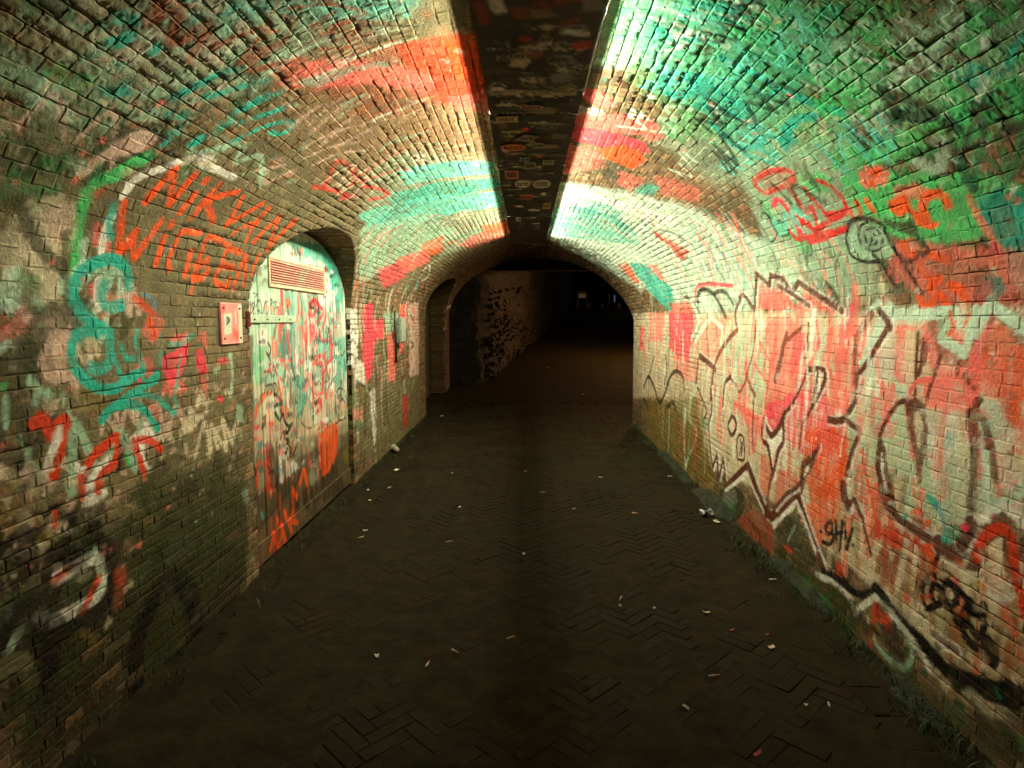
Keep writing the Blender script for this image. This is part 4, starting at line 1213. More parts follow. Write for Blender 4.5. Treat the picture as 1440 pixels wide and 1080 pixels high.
# ================================================================== openings in the left wall
class Niche:
    """arched opening that runs straight into the left wall and cuts the vault"""
    def __init__(self, y0, y1, zs, rise):
        self.yc, self.hw, self.zs, self.rise = (y0 + y1) / 2, (y1 - y0) / 2, zs, rise
    def inside(self, P, grow=0.0):
        y, z = P[..., 1], P[..., 2]
        up = ((y - self.yc) / (self.hw + grow)) ** 2 + ((z - self.zs) / (self.rise + grow)) ** 2 < 1
        return (P[..., 0] < 0) & np.where(z > self.zs, up, np.abs(y - self.yc) < self.hw + grow)
    def push(self, P):
        """moves points that fall into the opening onto its edge"""
        m = self.inside(P)
        if not m.any():
            return P
        P = P.copy(); Q = P[m]
        a = (Q[:, 1] - self.yc) / self.hw; b = (Q[:, 2] - self.zs) / self.rise
        r = np.maximum(np.hypot(a, b), 1e-3)
        up = Q[:, 2] > self.zs
        Q[:, 1] = np.where(up, self.yc + (Q[:, 1] - self.yc) / r, self.yc + np.where(Q[:, 1] >= self.yc, 1, -1) * self.hw)
        Q[:, 2] = np.where(up, self.zs + (Q[:, 2] - self.zs) / r, Q[:, 2])
        P[m] = Q
        return P
    def edge(self, n):
        """arch line from the near springing over the top to the far springing"""
        t = np.linspace(math.pi, 0, n)
        return np.stack([self.yc + self.hw * np.cos(t), self.zs + self.rise * np.sin(t)], -1)

DOOR_X = -1.735
N_DOOR = Niche(3.80, 6.02, 1.74, 0.56)
N_BLIND = Niche(10.55, 13.2, 1.85, 0.55)
NICHES = [N_DOOR, N_BLIND]

def y_end(s):
    return np.interp(s, [0, S1, S1 + 2.0, S2 - 0.6, S2, S_TOP], [13.9, 13.9, 13.6, 11.0, 9.85, 9.8])

# ================================================================== bricks of walls and vault
JOINT = 0.006
def lay_bricks():
    rows = []
    def course(s0, s1, length, off, jit):
        y = -0.4 - off
        while y < 14.2:
            L = length * (1 + random.uniform(-jit, jit))
            ye = float(y_end((s0 + s1) / 2))
            if y + L * 0.5 < ye:
                jn = JOINT * 0.78 if s0 >= S1 - 0.01 and s1 <= S2 + 0.01 else JOINT
                rows.append((s0 + jn / 2, s1 - jn / 2, y + JOINT / 2, min(y + L, ye) - JOINT / 2))
            y += L
    n = 33; h = ZS / n
    for side in (0, 1):
        for k in range(n):
            a, b = k * h, (k + 1) * h
            if side: a, b = S_TOP - b, S_TOP - a
            if k % 2: course(a, b, 0.19, random.uniform(0, 0.19), 0.06)
            else: course(a, b, 0.095 if random.random() < 0.7 else 0.19, random.uniform(0, 0.1), 0.10)
    nv = int(round((S2 - S1) / 0.054)); h = (S2 - S1) / nv
    for k in range(nv):
        course(S1 + k * h, S1 + (k + 1) * h, 0.102, (k % 2) * 0.051 + random.uniform(-0.015, 0.015), 0.07)
    return np.array(rows)

BR = lay_bricks()
cs, cy = (BR[:, 0] + BR[:, 1]) / 2, (BR[:, 2] + BR[:, 3]) / 2
cP = tun(cs, cy)
keep = ~np.any([nc.inside(cP, -0.01) for nc in NICHES], axis=0)
BR, cs, cy, cP = BR[keep], cs[keep], cy[keep], cP[keep]
NB = len(BR)
b_region = np.where(cs < S1, 0, np.where(cs > S2, 2, 1))
# size in the picture, to choose how finely each brick is meshed
ca = tun(BR[:, 0], BR[:, 2]); cb = tun(BR[:, 1], BR[:, 2]); cc = tun(BR[:, 1], BR[:, 3]); cd = tun(BR[:, 0], BR[:, 3])
K = 1024 / 1440
q = [project(p) for p in (ca, cb, cc, cd)]
size_s = K * np.maximum(np.hypot(q[0][0] - q[1][0], q[0][1] - q[1][1]), np.hypot(q[2][0] - q[3][0], q[2][1] - q[3][1]))
size_y = K * np.maximum(np.hypot(q[0][0] - q[3][0], q[0][1] - q[3][1]), np.hypot(q[1][0] - q[2][0], q[1][1] - q[2][1]))
qx, qy = project(cP)
seen = (cy > 1.4) & (qx > -60) & (qx < 1500) & (qy > -60) & (qy < 1140)
LEV = np.array([1, 2, 3, 4, 6, 8, 11, 15, 20, 26])
def lev(px):
    return LEV[np.clip(np.searchsorted(LEV, px / 1.25), 0, len(LEV) - 1)]
nS = np.where(seen, lev(size_s), 1); nY = np.where(seen, lev(size_y), 1)
area = np.where(seen, size_s * size_y, 0)

B_RAND = rng.random((NB, 6))
PALETTE = np.array([lin(c) for c in ((126, 98, 68), (136, 110, 78), (112, 94, 64), (120, 108, 78), (144, 114, 82), (106, 78, 50), (132, 100, 74), (110, 102, 74))])
b_base = PALETTE[(B_RAND[:, 0] * len(PALETTE)).astype(int)] * (0.75 + 0.5 * B_RAND[:, 1:2])
wall_n = hnoise(np.stack([cs * 1.3, cy * 1.3], -1), 5)
proud = (B_RAND[:, 2] - 0.5) * np.where(b_region == 1, 0.0036, np.where(b_region == 0, 0.003, 0.0012))
sunk = (B_RAND[:, 3] > 0.985) & (b_region != 2)
proud = np.where(sunk, -0.016, proud)
stick = np.clip(0.93 + 0.2 * B_RAND[:, 4], 0, 1)      # how well the paint has held on this brick
stick = np.where((B_RAND[:, 4] < 0.05) & (b_region != 2), 0.6, stick)

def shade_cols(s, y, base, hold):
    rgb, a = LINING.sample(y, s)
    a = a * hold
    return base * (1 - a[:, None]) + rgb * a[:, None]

def brick_batch(idx, ns, ny):
    """meshes of equal density for the bricks idx: vertices (k, n, 3), colours (k, n, 3), faces (m, 4)"""
    bev = np.array([0.0018, 0.0014, 0.0012])[b_region[idx]][:, None]
    def axis(n):
        inner = np.linspace(0, 1, n + 1)
        return np.concatenate([[0, 0], inner, [1, 1]]), np.concatenate([[2, 1], np.zeros(n + 1), [1, 2]])
    ts, ds = axis(ns); ty, dy = axis(ny)
    TS, TY = np.meshgrid(ts, ty, indexing='ij'); DS, DY = np.meshgrid(ds, dy, indexing='ij')
    ring = np.maximum(DS, DY).ravel()
    ins_s = (DS.ravel() == 0); ins_y = (DY.ravel() == 0)
    TS, TY = TS.ravel(), TY.ravel()
    s0, s1, y0, y1 = (BR[idx, k][:, None] for k in range(4))
    ls, ly = s1 - s0, y1 - y0
    s = np.where(ins_s, s0 + bev + TS * (ls - 2 * bev), s0 + TS * ls)
    y = np.where(ins_y, y0 + bev + TY * (ly - 2 * bev), y0 + TY * ly)
    r = B_RAND[idx]
    # slightly crooked bricks with worn outlines
    s = s + (TY - 0.5) * (r[:, 5:6] - 0.5) * 0.006
    nn = (hnoise(np.stack([s.ravel() * 34, y.ravel() * 34], -1), 3).reshape(s.shape) - 0.5)
    nm = (hnoise(np.stack([s.ravel() * 34 + 50, y.ravel() * 34], -1), 4).reshape(s.shape) - 0.5)
    outer = (ring > 0)
    s = s + nn * 0.006 * outer; y = y + nm * 0.007 * outer
    d = proud[idx][:, None] + np.where(ring == 2, -0.05, np.where(ring == 1, -bev, 0.0))
    rough = (hnoise(np.stack([s.ravel() * 70, y.ravel() * 70], -1), 8).reshape(s.shape) - 0.5)
    tilt = (TS - 0.5) * (r[:, 1:2] - 0.5) * 0.006 + (TY - 0.5) * (r[:, 3:4] - 0.5) * 0.006
    d = d + np.where(ring < 2, (rough * 0.004 + tilt * 0.6) * np.array([1, 1.1, 0.5])[b_region[idx]][:, None], 0)
    P = tun(s.ravel(), y.ravel(), d.ravel())
    for nc in NICHES:
        P = nc.push(P)
    base = np.repeat(b_base[idx], s.shape[1], 0)
    gr = hnoise(np.stack([s.ravel() * 22, y.ravel() * 22], -1), 12)
    base = base * (0.7 + 0.6 * gr[:, None])
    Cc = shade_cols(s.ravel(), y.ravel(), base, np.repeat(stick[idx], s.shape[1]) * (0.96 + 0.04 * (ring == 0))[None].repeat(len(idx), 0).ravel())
    a, b = ns + 5, ny + 5
    i, j = np.meshgrid(np.arange(a - 1), np.arange(b - 1), indexing='ij')
    F = np.stack([i * b + j, i * b + j + 1, (i + 1) * b + j + 1, (i + 1) * b + j], -1).reshape(-1, 4)
    return P.reshape(len(idx), -1, 3), Cc.reshape(len(idx), -1, 3), F

walls = [tag(empty("tunnel_wall", (XL, 5, 0)), "left brick wall of the tunnel with teal loops and an arched door", "wall"),
         tag(empty("tunnel_vault", (CX, 5, ZS)), "curved brick barrel vault overhead with worn teal, green and orange paint", "vault"),
         tag(empty("tunnel_wall", (XR, 5, 0)), "right brick wall covered in coral, cream and brown outlined graffiti letters", "wall")]
single = np.zeros(NB, bool)
for r in range(3):
    ids = np.where(b_region == r)[0]
    single[ids[np.argsort(-area[ids])[:300]]] = True
acc = {0: ([], [], []), 1: ([], [], []), 2: ([], [], [])}
off = {0: 0, 1: 0, 2: 0}
for ns in np.unique(nS):
    for ny in np.unique(nY):
        idx = np.where((nS == ns) & (nY == ny))[0]
        if len(idx) == 0:
            continue
        P, Cc, F = brick_batch(idx, ns, ny)
        for r in range(3):
            k = np.where((b_region[idx] == r) & ~single[idx])[0]
            if len(k):
                n = P.shape[1]
                acc[r][0].append(P[k].reshape(-1, 3)); acc[r][1].append(Cc[k].reshape(-1, 3))
                acc[r][2].append((F[None] + (off[r] + np.arange(len(k)) * n)[:, None, None]).reshape(-1, 4)); off[r] += len(k) * n
        for k in np.where(single[idx])[0]:
            w = walls[b_region[idx[k]]]
            o = obj("brick", mesh_from("brick", P[k] - np.array(w.location), F, M_BRICK, False, Cc[k]), w)
for r in range(3):
    w = walls[r]
    o = obj("brickwork", mesh_from("brickwork", np.vstack(acc[r][0]) - np.array(w.location), np.vstack(acc[r][2]), M_BRICK, False, np.vstack(acc[r][1])), w)
    tag(o, kind="stuff")

# ---- mortar behind the bricks: flush in places, washed out of the bed joints in others
def mortar(r, s_lo, s_hi, h):
    ks = np.arange(int(round((s_hi - s_lo) / h)) + 1) * h + s_lo
    ss = np.unique(np.concatenate([ks, ks[:-1] + 0.008, ks[1:] - 0.008, (ks[:-1] + ks[1:]) / 2]))
    if r == 0: ss = np.concatenate([[-0.2], ss])
    if r == 2: ss = np.concatenate([ss, [S_TOP + 0.2]])
    yy = np.concatenate([np.linspace(-5, 1.2, 20, endpoint=False), np.arange(1.2, 6, 0.025), np.arange(6, 14.0, 0.06)])
    Sg, Yg = np.meshgrid(ss, yy, indexing='ij')
    s, y = Sg.ravel(), np.minimum(Yg.ravel(), y_end(Sg.ravel()))
    bed = np.abs((s - s_lo) / h - np.round((s - s_lo) / h)) < 0.02
    f = hnoise(np.stack([s * 1.1, y * 0.9], -1), 21) * 0.6 + hnoise(np.stack([s * 16, y * 5], -1), 22) * 0.4
    open_ = sstep(*((0.55, 0.75), (0.53, 0.72), (0.64, 0.80))[r], f)
    d = (0.0001, 0.0006, 0.0008)[r] - (0.020, 0.018, 0.016)[r] * open_ * bed - 0.0024 * hnoise(np.stack([s * 60, y * 60], -1), 23)
    P = tun(s, y, d)
    gone = np.any([nc.inside(P) for nc in NICHES], axis=0)
    Pp = P
    for nc in NICHES:
        Pp = nc.push(Pp)
    base = lin((104, 94, 70)) * (0.6 + 0.6 * hnoise(np.stack([s * 15, y * 15], -1), 24))[:, None]
    Cc = shade_cols(s, y, base, (0.9, 0.85, 0.98)[r] * (1 - 0.7 * open_ * bed))
    b = len(yy)
    i, j = np.meshgrid(np.arange(len(ss) - 1), np.arange(b - 1), indexing='ij')
    F = np.stack([i * b + j, i * b + j + 1, (i + 1) * b + j + 1, (i + 1) * b + j], -1).reshape(-1, 4)
    g = gone[F]
    dy = np.ptp(y[F], axis=1)
    F = F[~g.all(1) & (dy > 1e-5)]
    w = walls[r]
    o = obj("mortar", mesh_from("mortar", Pp - np.array(w.location), F, M_MORTAR, True, Cc), w)
    # masonry behind the face so that no light passes and the ends have thickness
    return o

mortar(0, 0, ZS, ZS / 33); mortar(2, S2, S_TOP, ZS / 33)
mortar(1, S1, S2, (S2 - S1) / int(round((S2 - S1) / 0.054)))

# solid masonry mass behind the lining
def mass(r, s_lo, s_hi, n):
    ss = np.linspace(s_lo, s_hi, n); V = []; F = []
    for k, s in enumerate(ss):
        ye = float(y_end(s)) - 0.002
        for y, d in ((-5.0, -0.075), (ye, -0.075), (ye, -0.5), (-5.0, -0.5)):
            V.append(tun(np.array([s]), np.array([y]), d)[0])
    for k in range(n - 1):
        a, b = 4 * k, 4 * k + 4
        F += [(a + 1, a + 2, b + 2, b + 1), (a + 2, a + 3, b + 3, b + 2), (a + 3, a, b, b + 3)]
    w = walls[r]
    return obj("masonry_core", mesh_from("masonry_core", np.array(V) - np.array(w.location), F, M_FAR, False), w)
mass(0, -0.2, S1, 3); mass(1, S1, S2, 60); mass(2, S2, S_TOP + 0.2, 3)
# end ring of the lining
for r, (a, b, n) in enumerate(((-0.2, S1, 3), (S1, S2, 60), (S2, S_TOP + 0.2, 3))):
    ss = np.linspace(a, b, n); ye = y_end(ss)
    Vr = np.concatenate([tun(ss, ye, -0.004), tun(ss, ye, -0.09)])
    Fr = [(k, k + 1, n + k + 1, n + k) for k in range(n - 1)]
    obj("end_ring", mesh_from("end_ring", Vr - np.array(walls[r].location), Fr, M_SOFFIT, False), walls[r])

# ================================================================== arch soffits of the openings
def arch_reveal(nc, x_back, name, label, n, jamb=True):
    root = tag(empty(name, (XL, nc.yc, 0)), label, "arch")
    e = nc.edge(n * 1 + 1)
    loc = np.array(root.location)
    def vault_x(z):
        z = np.asarray(z, float)
        return np.where(z <= ZS, XL, CX - HA * np.sqrt(np.clip(1 - ((z - ZS) / RISE) ** 2, 0, 1)))
    cen = np.array([nc.yc, nc.zs - 0.2])
    for k in range(n):
        g = 0.05
        a = e[k] * (1 - g) + e[k + 1] * g; b = e[k + 1] * (1 - g) + e[k] * g
        jit = random.uniform(-0.006, 0.004)
        V = []
        for p, gr in ((a, jit), (b, jit), (b, 0.10), (a, 0.10)):
            dirv = (p - cen) / np.linalg.norm(p - cen); p2 = p + dirv * gr
            V.append((p2, float(vault_x(p2[1] if gr < 0.05 else p[1])) - 0.004))
        # two bricks deep where the cut is deep enough
        depth = V[0][1] - x_back
        cuts = [x_back, V[0][1]] if depth < 0.16 else [x_back, x_back + depth * random.uniform(0.42, 0.56), V[0][1]]
        for c0, c1 in zip(cuts[:-1], cuts[1:]):
            front = c1 == cuts[-1]
            mb = MB()
            pts = []
            for x in (c0 + 0.003, None):
                for (p2, xf) in V:
                    pts.append((x if x is not None else ((xf if front else c1) - 0.003), p2[0], p2[1]))
            pts = np.array(pts) - loc
            mb.add(pts, [(0, 1, 2, 3), (4, 7, 6, 5), (0, 4, 5, 1), (1, 5, 6, 2), (2, 6, 7, 3), (3, 7, 4, 0)])
            mb.build("brick", M_SOFFIT, root)
    # joint bed behind the voussoirs and the straight jambs
    m = 40; ee = nc.edge(m)
    V = []; F = []
    for p in ee:
        dirv = (p - cen) / np.linalg.norm(p - cen); p2 = p + dirv * 0.012
        V += [(x_back - 0.05, p2[0], p2[1]), (float(vault_x(p2[1])) - 0.012, p2[0], p2[1])]
    for k in range(m - 1):
        F.append((2 * k, 2 * k + 1, 2 * k + 3, 2 * k + 2))
    obj("arch_bed", mesh_from("arch_bed", np.array(V) - loc, F, M_DARK, False), root)
    for sg in (-1, 1):
        y = nc.yc + sg * nc.hw
        k = 0; z = 0.0
        while z < nc.zs - 0.03:
            mb = MB(); h = 0.0623
            x1 = XL - 0.003 + random.uniform(-0.003, 0.002)
            ya, yb = (y - 0.09, y + random.uniform(-0.002, 0.003)) if sg < 0 else (y - random.uniform(-0.002, 0.003), y + 0.09)
            if x1 - x_back > 0.02:
                mb.box(x_back - 0.02 - loc[0], x1 - loc[0] - 0.03, ya - loc[1], yb - loc[1], z + 0.004, z + h - 0.004, 0.004).build("brick", M_SOFFIT, root)
            z += h
    return root
arch_reveal(N_DOOR, DOOR_X - 0.01, "door_arch", "dark unpainted brick arch cut into the vault above the painted door", 44)
arch_reveal(N_BLIND, -2.0, "blind_arch", "shallow brick arch of the dark recess where the lit wall ends", 40)
# ================================================================== light trough under the crown
TX0, TX1, TZ = -0.20, 0.292, 2.757
root = tag(empty("light_trough", (0, 0, TZ)), "long dark metal light trough under the crown, its underside covered in stickers", "light fixture")
TR = Canvas(TX0, TX1, 0.004, -1.0, 9.8, 0.006, px2z(TZ), 17)
TR.run("""
P RO .35 .03 ; 668,0 686,0 690,36 672,38
P RO .3 .03 ; 752,0 800,0 800,12 756,8
P RO .35 .03 ; 790,25 820,25 820,36 790,36
P CR .7 .006 ; 684,128 700,126 760,128 812,130 812,134 770,135 690,134
S GY .012 .8 .1 ; 746,10 752,15 760,13 766,20 776,18 785,22
S GY .012 .8 .1 ; 824,0 828,6 822,12 816,14
S GY .012 .8 .1 ; 745,44 756,40 766,37
S GY .012 .8 .1 ; 775,37 790,40 788,46 794,50
S GY .012 .8 .1 ; 796,39 812,38 824,39 820,44 828,50 822,52
S GY .012 .7 .1 ; 768,62 780,66 790,60 805,64
S GY .012 .7 .1 ; 748,75 756,79 765,77
S GY .012 .7 .1 ; 768,83 790,80 806,79 814,73
S GY .012 .7 .1 ; 792,81 810,86 806,90 814,92 804,96
S GY .012 .7 .1 ; 785,108 800,108 808,110 792,112
S GY .01 .7 .1 ; 733,118 740,122 752,123 764,121 766,116
S CR .01 .7 .1 ; 690,122 700,117 712,123
S CR .01 .7 .1 ; 795,124 802,120 812,124
P CR .6 .006 ; 722,72 734,69 748,72 742,78 728,78
P CR .6 .006 ; 760,50 772,46 775,54 766,57
D RD .05 .7 ; 738,56
S BK .06 .6 ; 700,80 720,88 750,90
P BK .5 .02 ; 722,92 748,92 746,100 724,100
""")
TR.dabs([(668, 0), (850, 0), (765, 340), (720, 340)], 160, ['DG', 'OL', 'BK', 'MO', 'BN', 'DB'], (0.02, 0.07), 0.5)
TR.scribbles([(680, 60), (830, 60), (770, 330), (718, 330)], 60, ['BK', 'GY', 'OL', 'CR'], (0.04, 0.1), (0.005, 0.01), 0.6)
for _ in range(120):
    cx_, cy_ = TR.r.uniform(TX0 + 0.03, TX1 - 0.03), 1.6 + 8.0 * TR.r.random() ** 1.3
    w_, h_, a_ = TR.r.uniform(0.015, 0.06), TR.r.uniform(0.012, 0.06), TR.r.uniform(-0.4, 0.4)
    q_ = np.array([(-w_, -h_), (w_, -h_), (w_, h_), (-w_, h_)]) @ np.array([(math.cos(a_), math.sin(a_)), (-math.sin(a_), math.cos(a_))])
    TR.poly_uv(q_ + np.array([cx_, cy_]), PALL[['CR', 'OL', 'GY', 'OY', 'RB', 'DG', 'WH', 'TN', 'BK', 'RO'][TR.r.integers(10)]], 0.85, 0.004, wear=0.4, rag=0.3)
TR.scribbles([(680, 60), (830, 60), (770, 330), (718, 330)], 70, ['BK', 'GY', 'BK', 'CR'], (0.03, 0.08), (0.004, 0.008), 0.8)
def trough_panel(y0, y1, dz, dx, name="cover_panel"):
    nx, ny = 40, int((y1 - y0) / 0.02)
    xs = np.linspace(TX0 + dx, TX1 + dx, nx); ys = np.linspace(y0 + 0.002, y1 - 0.002, ny)
    X, Y = np.meshgrid(xs, ys, indexing='ij')
    x, y = X.ravel(), Y.ravel()
    z = dz + 0.003 * (hnoise(np.stack([x * 4, y * 3], -1), 33) - 0.5)
    rgb, a = TR.sample(x, y)
    Cc = lin((58, 56, 44)) * (1 - a[:, None]) + rgb * a[:, None]
    V = np.stack([x, y, z], -1)
    i, j = np.meshgrid(np.arange(nx - 1), np.arange(ny - 1), indexing='ij')
    F = np.stack([i * ny + j, i * ny + j + 1, (i + 1) * ny + j + 1, (i + 1) * ny + j], -1).reshape(-1, 4)
    # folded lips along both long edges and both ends
    b = len(V); W = []; G = []
    def lip(p, h):
        nonlocal b
        k = len(p); base = b + len(W)
        for v in p: W.append((v[0], v[1], v[2])); W.append((v[0], v[1], v[2] + h))
        for m in range(k - 1): G.append((base + 2 * m, base + 2 * m + 2, base + 2 * m + 3, base + 2 * m + 1))
    g = V.reshape(nx, ny, 3)
    lip(g[0], 0.037); lip(g[-1], 0.037); lip(g[:, 0], 0.014); lip(g[:, -1], 0.014)
    V2 = np.vstack([V, np.array(W)]); F2 = np.vstack([F, np.array(G)])
    C2 = np.vstack([Cc, np.tile(lin((70, 68, 54)), (len(W), 1))])
    return obj(name, mesh_from(name, V2, F2, M_TRAY, False, C2), root)
for k, (a, b) in enumerate(zip(np.arange(-0.9, 9.4, 1.14), np.arange(0.24, 9.6, 1.14))):
    trough_panel(a, b, (-0.004, 0.0, -0.006, 0.003, 0.0, -0.003, 0.002, -0.005, 0.0)[k % 9], (0.0, 0.001, -0.001, 0.0015, -0.002, 0.0, 0.001, -0.001, 0.0)[k % 9])
mb = MB(); mb.box(TX0 + 0.026, TX1 - 0.026, -0.9, 9.42, 0.016, 0.070)
mb.build("cable_duct", M_METAL, root)
mb = MB(); mb.box(TX0 - 0.0085, TX1 + 0.0125, -0.9, 9.42, 0.0715, 0.0745); mb.box(TX0 - 0.0085, TX0 - 0.0070, -0.9, 9.42, 0.0630, 0.0714); mb.box(TX1 + 0.0110, TX1 + 0.0125, -0.9, 9.42, 0.0630, 0.0714)
mb.build("added_light_hood", M_METAL, root)  # hood added out of view to keep strip light off the vault
for y in np.arange(-0.6, 9.4, 1.14):
    mb = MB(); mb.box(0.03, 0.07, y, y + 0.03, 0.0775, 0.17).build("hanger", M_METAL, root)
M_LAMP = emit_mat("lamp_diffuser", LAMP_COLOR, LAMP_STRENGTH)
for sg, xe in ((-1, TX0 + 0.026), (1, TX1 - 0.026)):
    for k in range(8):
        y0 = LAMP_Y0 + k * (LAMP_Y1 - LAMP_Y0) / 8
        y1 = y0 + (LAMP_Y1 - LAMP_Y0) / 8 - 0.03
        mb = MB(); xs_ = [(xe + sg * 0.005, 0.0405), (xe + sg * 0.031, 0.0550), (xe + sg * 0.030, 0.0575), (xe + sg * 0.005, 0.050)]
        mb.add([(x, y, z) for y in (y0, y1) for x, z in xs_], [(0, 1, 5, 4), (1, 2, 6, 5), (2, 3, 7, 6), (3, 0, 4, 7), (0, 3, 2, 1), (4, 5, 6, 7)])
        o = mb.build("lamp_diffuser", M_LAMP, root)
        o.data.materials.append(M_METAL)
        for pl in o.data.polygons:                      # only the lower face is the glowing diffuser, the rest its housing
            pl.material_index = 0 if pl.normal.z < -0.6 and abs(pl.normal.x) > 0.2 else 1
# a few stickers that can be told apart on the underside
def sticker(px, py, w, l, c1, c2, oval=False, rot=0.0):
    p = px2z(TZ)(np.array(px), np.array(py))
    mb = MB(); n = 14 if oval else 4
    for z in (-0.010, -0.0075):
        pass
    ring = []
    for k in range(n):
        t = 2 * math.pi * (k + 0.5) / n
        x, y = (math.cos(t) * w / 2, math.sin(t) * l / 2) if oval else ((w / 2) * (1 if math.cos(t) > 0 else -1), (l / 2) * (1 if math.sin(t) > 0 else -1))
        ring.append((x * math.cos(rot) - y * math.sin(rot), x * math.sin(rot) + y * math.cos(rot)))
    V = [(p[0] + x, p[1] + y, -0.0125) for x, y in ring] + [(p[0] + x, p[1] + y, -0.0108) for x, y in ring]
    F = [tuple(range(n))[::-1], tuple(range(n, 2 * n))] + [(k, (k + 1) % n, n + (k + 1) % n, n + k) for k in range(n)]
    mb.add(V, F)
    o = mb.build("sticker", noise_mat("sticker_paper", c1, c2, 30, 0.6), root)
    mk = MB()
    for r_ in range(2):
        y0 = p[1] - l * 0.22 + r_ * l * 0.24
        xx = p[0] - w * 0.36
        while xx < p[0] + w * 0.32:
            ww = random.uniform(0.006, 0.02)
            mk.box(xx, min(xx + ww, p[0] + w * 0.38), y0, y0 + l * 0.15, -0.0132, -0.0126); xx += ww + 0.006
    mk.build("print_mark", M_DARK, o)
for a in ((713, 165, .125, .10, (178, 140, 90), (196, 168, 120)), (722, 205, .17, .17, (150, 84, 38), (176, 104, 50), True), (741, 192, .10, .14, (120, 112, 80), (150, 140, 104), False, .5),
          (756, 202, .09, .12, (122, 120, 84), (150, 146, 110), False, -.4), (738, 222, .07, .10, (120, 124, 110), (150, 150, 130)), (771, 226, .08, .13, (140, 150, 80), (160, 164, 110)),
          (745, 231, .09, .22, (110, 104, 84), (136, 128, 104)), (720, 244, .11, .30, (130, 84, 60), (150, 100, 70)), (762, 257, .15, .34, (150, 140, 110), (170, 160, 130), True),
          (735, 257, .13, .30, (150, 140, 110), (170, 160, 130), True), (769, 288, .07, .32, (170, 140, 70), (180, 150, 90)), (729, 307, .06, .3, (150, 150, 130), (170, 170, 150)),
          (748, 148, .14, .07, (140, 120, 100), (176, 120, 96), True), (727, 75, .09, .05, (120, 118, 84), (140, 136, 100), True), (768, 51, .06, .05, (130, 126, 96), (150, 146, 110), True)):
    sticker(*a)
mb = MB()
pts = [(0.30, 2.05, 0.085), (0.315, 2.15, 0.05), (0.318, 2.3, 0.02), (0.305, 2.6, 0.005), (0.30, 3.0, 0.012), (0.302, 3.4, 0.02)]
cable = mb.tube([tuple(v) for v in spline(pts)], 0.004, 6).build("loose_cable", noise_mat("white_cable", (170, 168, 150), (200, 196, 180), 30), root, True)

# ================================================================== the door
DOOR = Canvas(3.7, 6.1, 0.005, -0.05, 2.4, 0.0045, px2x(DOOR_X), 29)
D = DOOR
D.run("""
P ML .95 .05 .1 ; 335,320 500,320 500,560 335,560
P MI .85 .06 .3 ; 345,330 400,340 400,560 345,560
P GY .5 .06 .5 ; 395,400 480,400 480,600 400,590
P CR .8 .06 .2 ; 345,540 500,540 495,620 345,700
P OL .7 .06 .3 ; 345,640 500,590 500,660 345,820
P DB .7 .05 .3 ; 345,700 420,640 500,600 500,720 345,820
P ML .7 .04 ; 348,405 392,410 390,460 346,450
P TE .85 .02 .25 ; 398,335 440,342 462,355 475,385 480,420 478,450 468,430 462,395 455,372 425,360 408,350
P TD .5 .02 .4 ; 410,335 450,345 470,370 460,372 430,352
P BN .8 .02 ; 345,470 352,470 354,620 349,620
P OR .6 .02 ; 349,560 354,600 352,640
P TE .5 .04 .4 ; 394,410 410,412 412,460 396,462
P TE .85 .015 .3 ; 384,464 406,462 408,505 392,510 382,490
P TD .7 .012 .4 ; 390,470 405,468 405,500 392,498
P TE .7 .02 .3 ; 408,510 424,500 426,560 416,600 408,560
P TE .6 .03 .4 ; 464,480 486,470 490,560 470,560
P TL .6 .03 .4 ; 436,470 462,470 460,500 436,500
P GR .5 .02 ; 358,490 368,488 364,545 356,540
P WH .9 .008 ; 358,462 371,462 372,486 358,486
P WH .85 .012 ; 444,411 461,413 460,440 446,438
P WH .85 .02 ; 424,480 434,480 436,560 426,560
P WH .85 .02 ; 456,505 470,505 468,545 456,545
P PK .85 .01 ; 389,406 394,406 395,460 391,462
P PK .8 .01 ; 418,460 436,440 440,470 432,490 424,478
P CO .85 .01 ; 376,470 388,486 392,502 378,505
P OR .8 .015 ; 396,418 406,424 402,434 398,432
P CO .7 .02 ; 362,430 380,425 392,440 372,445
""")
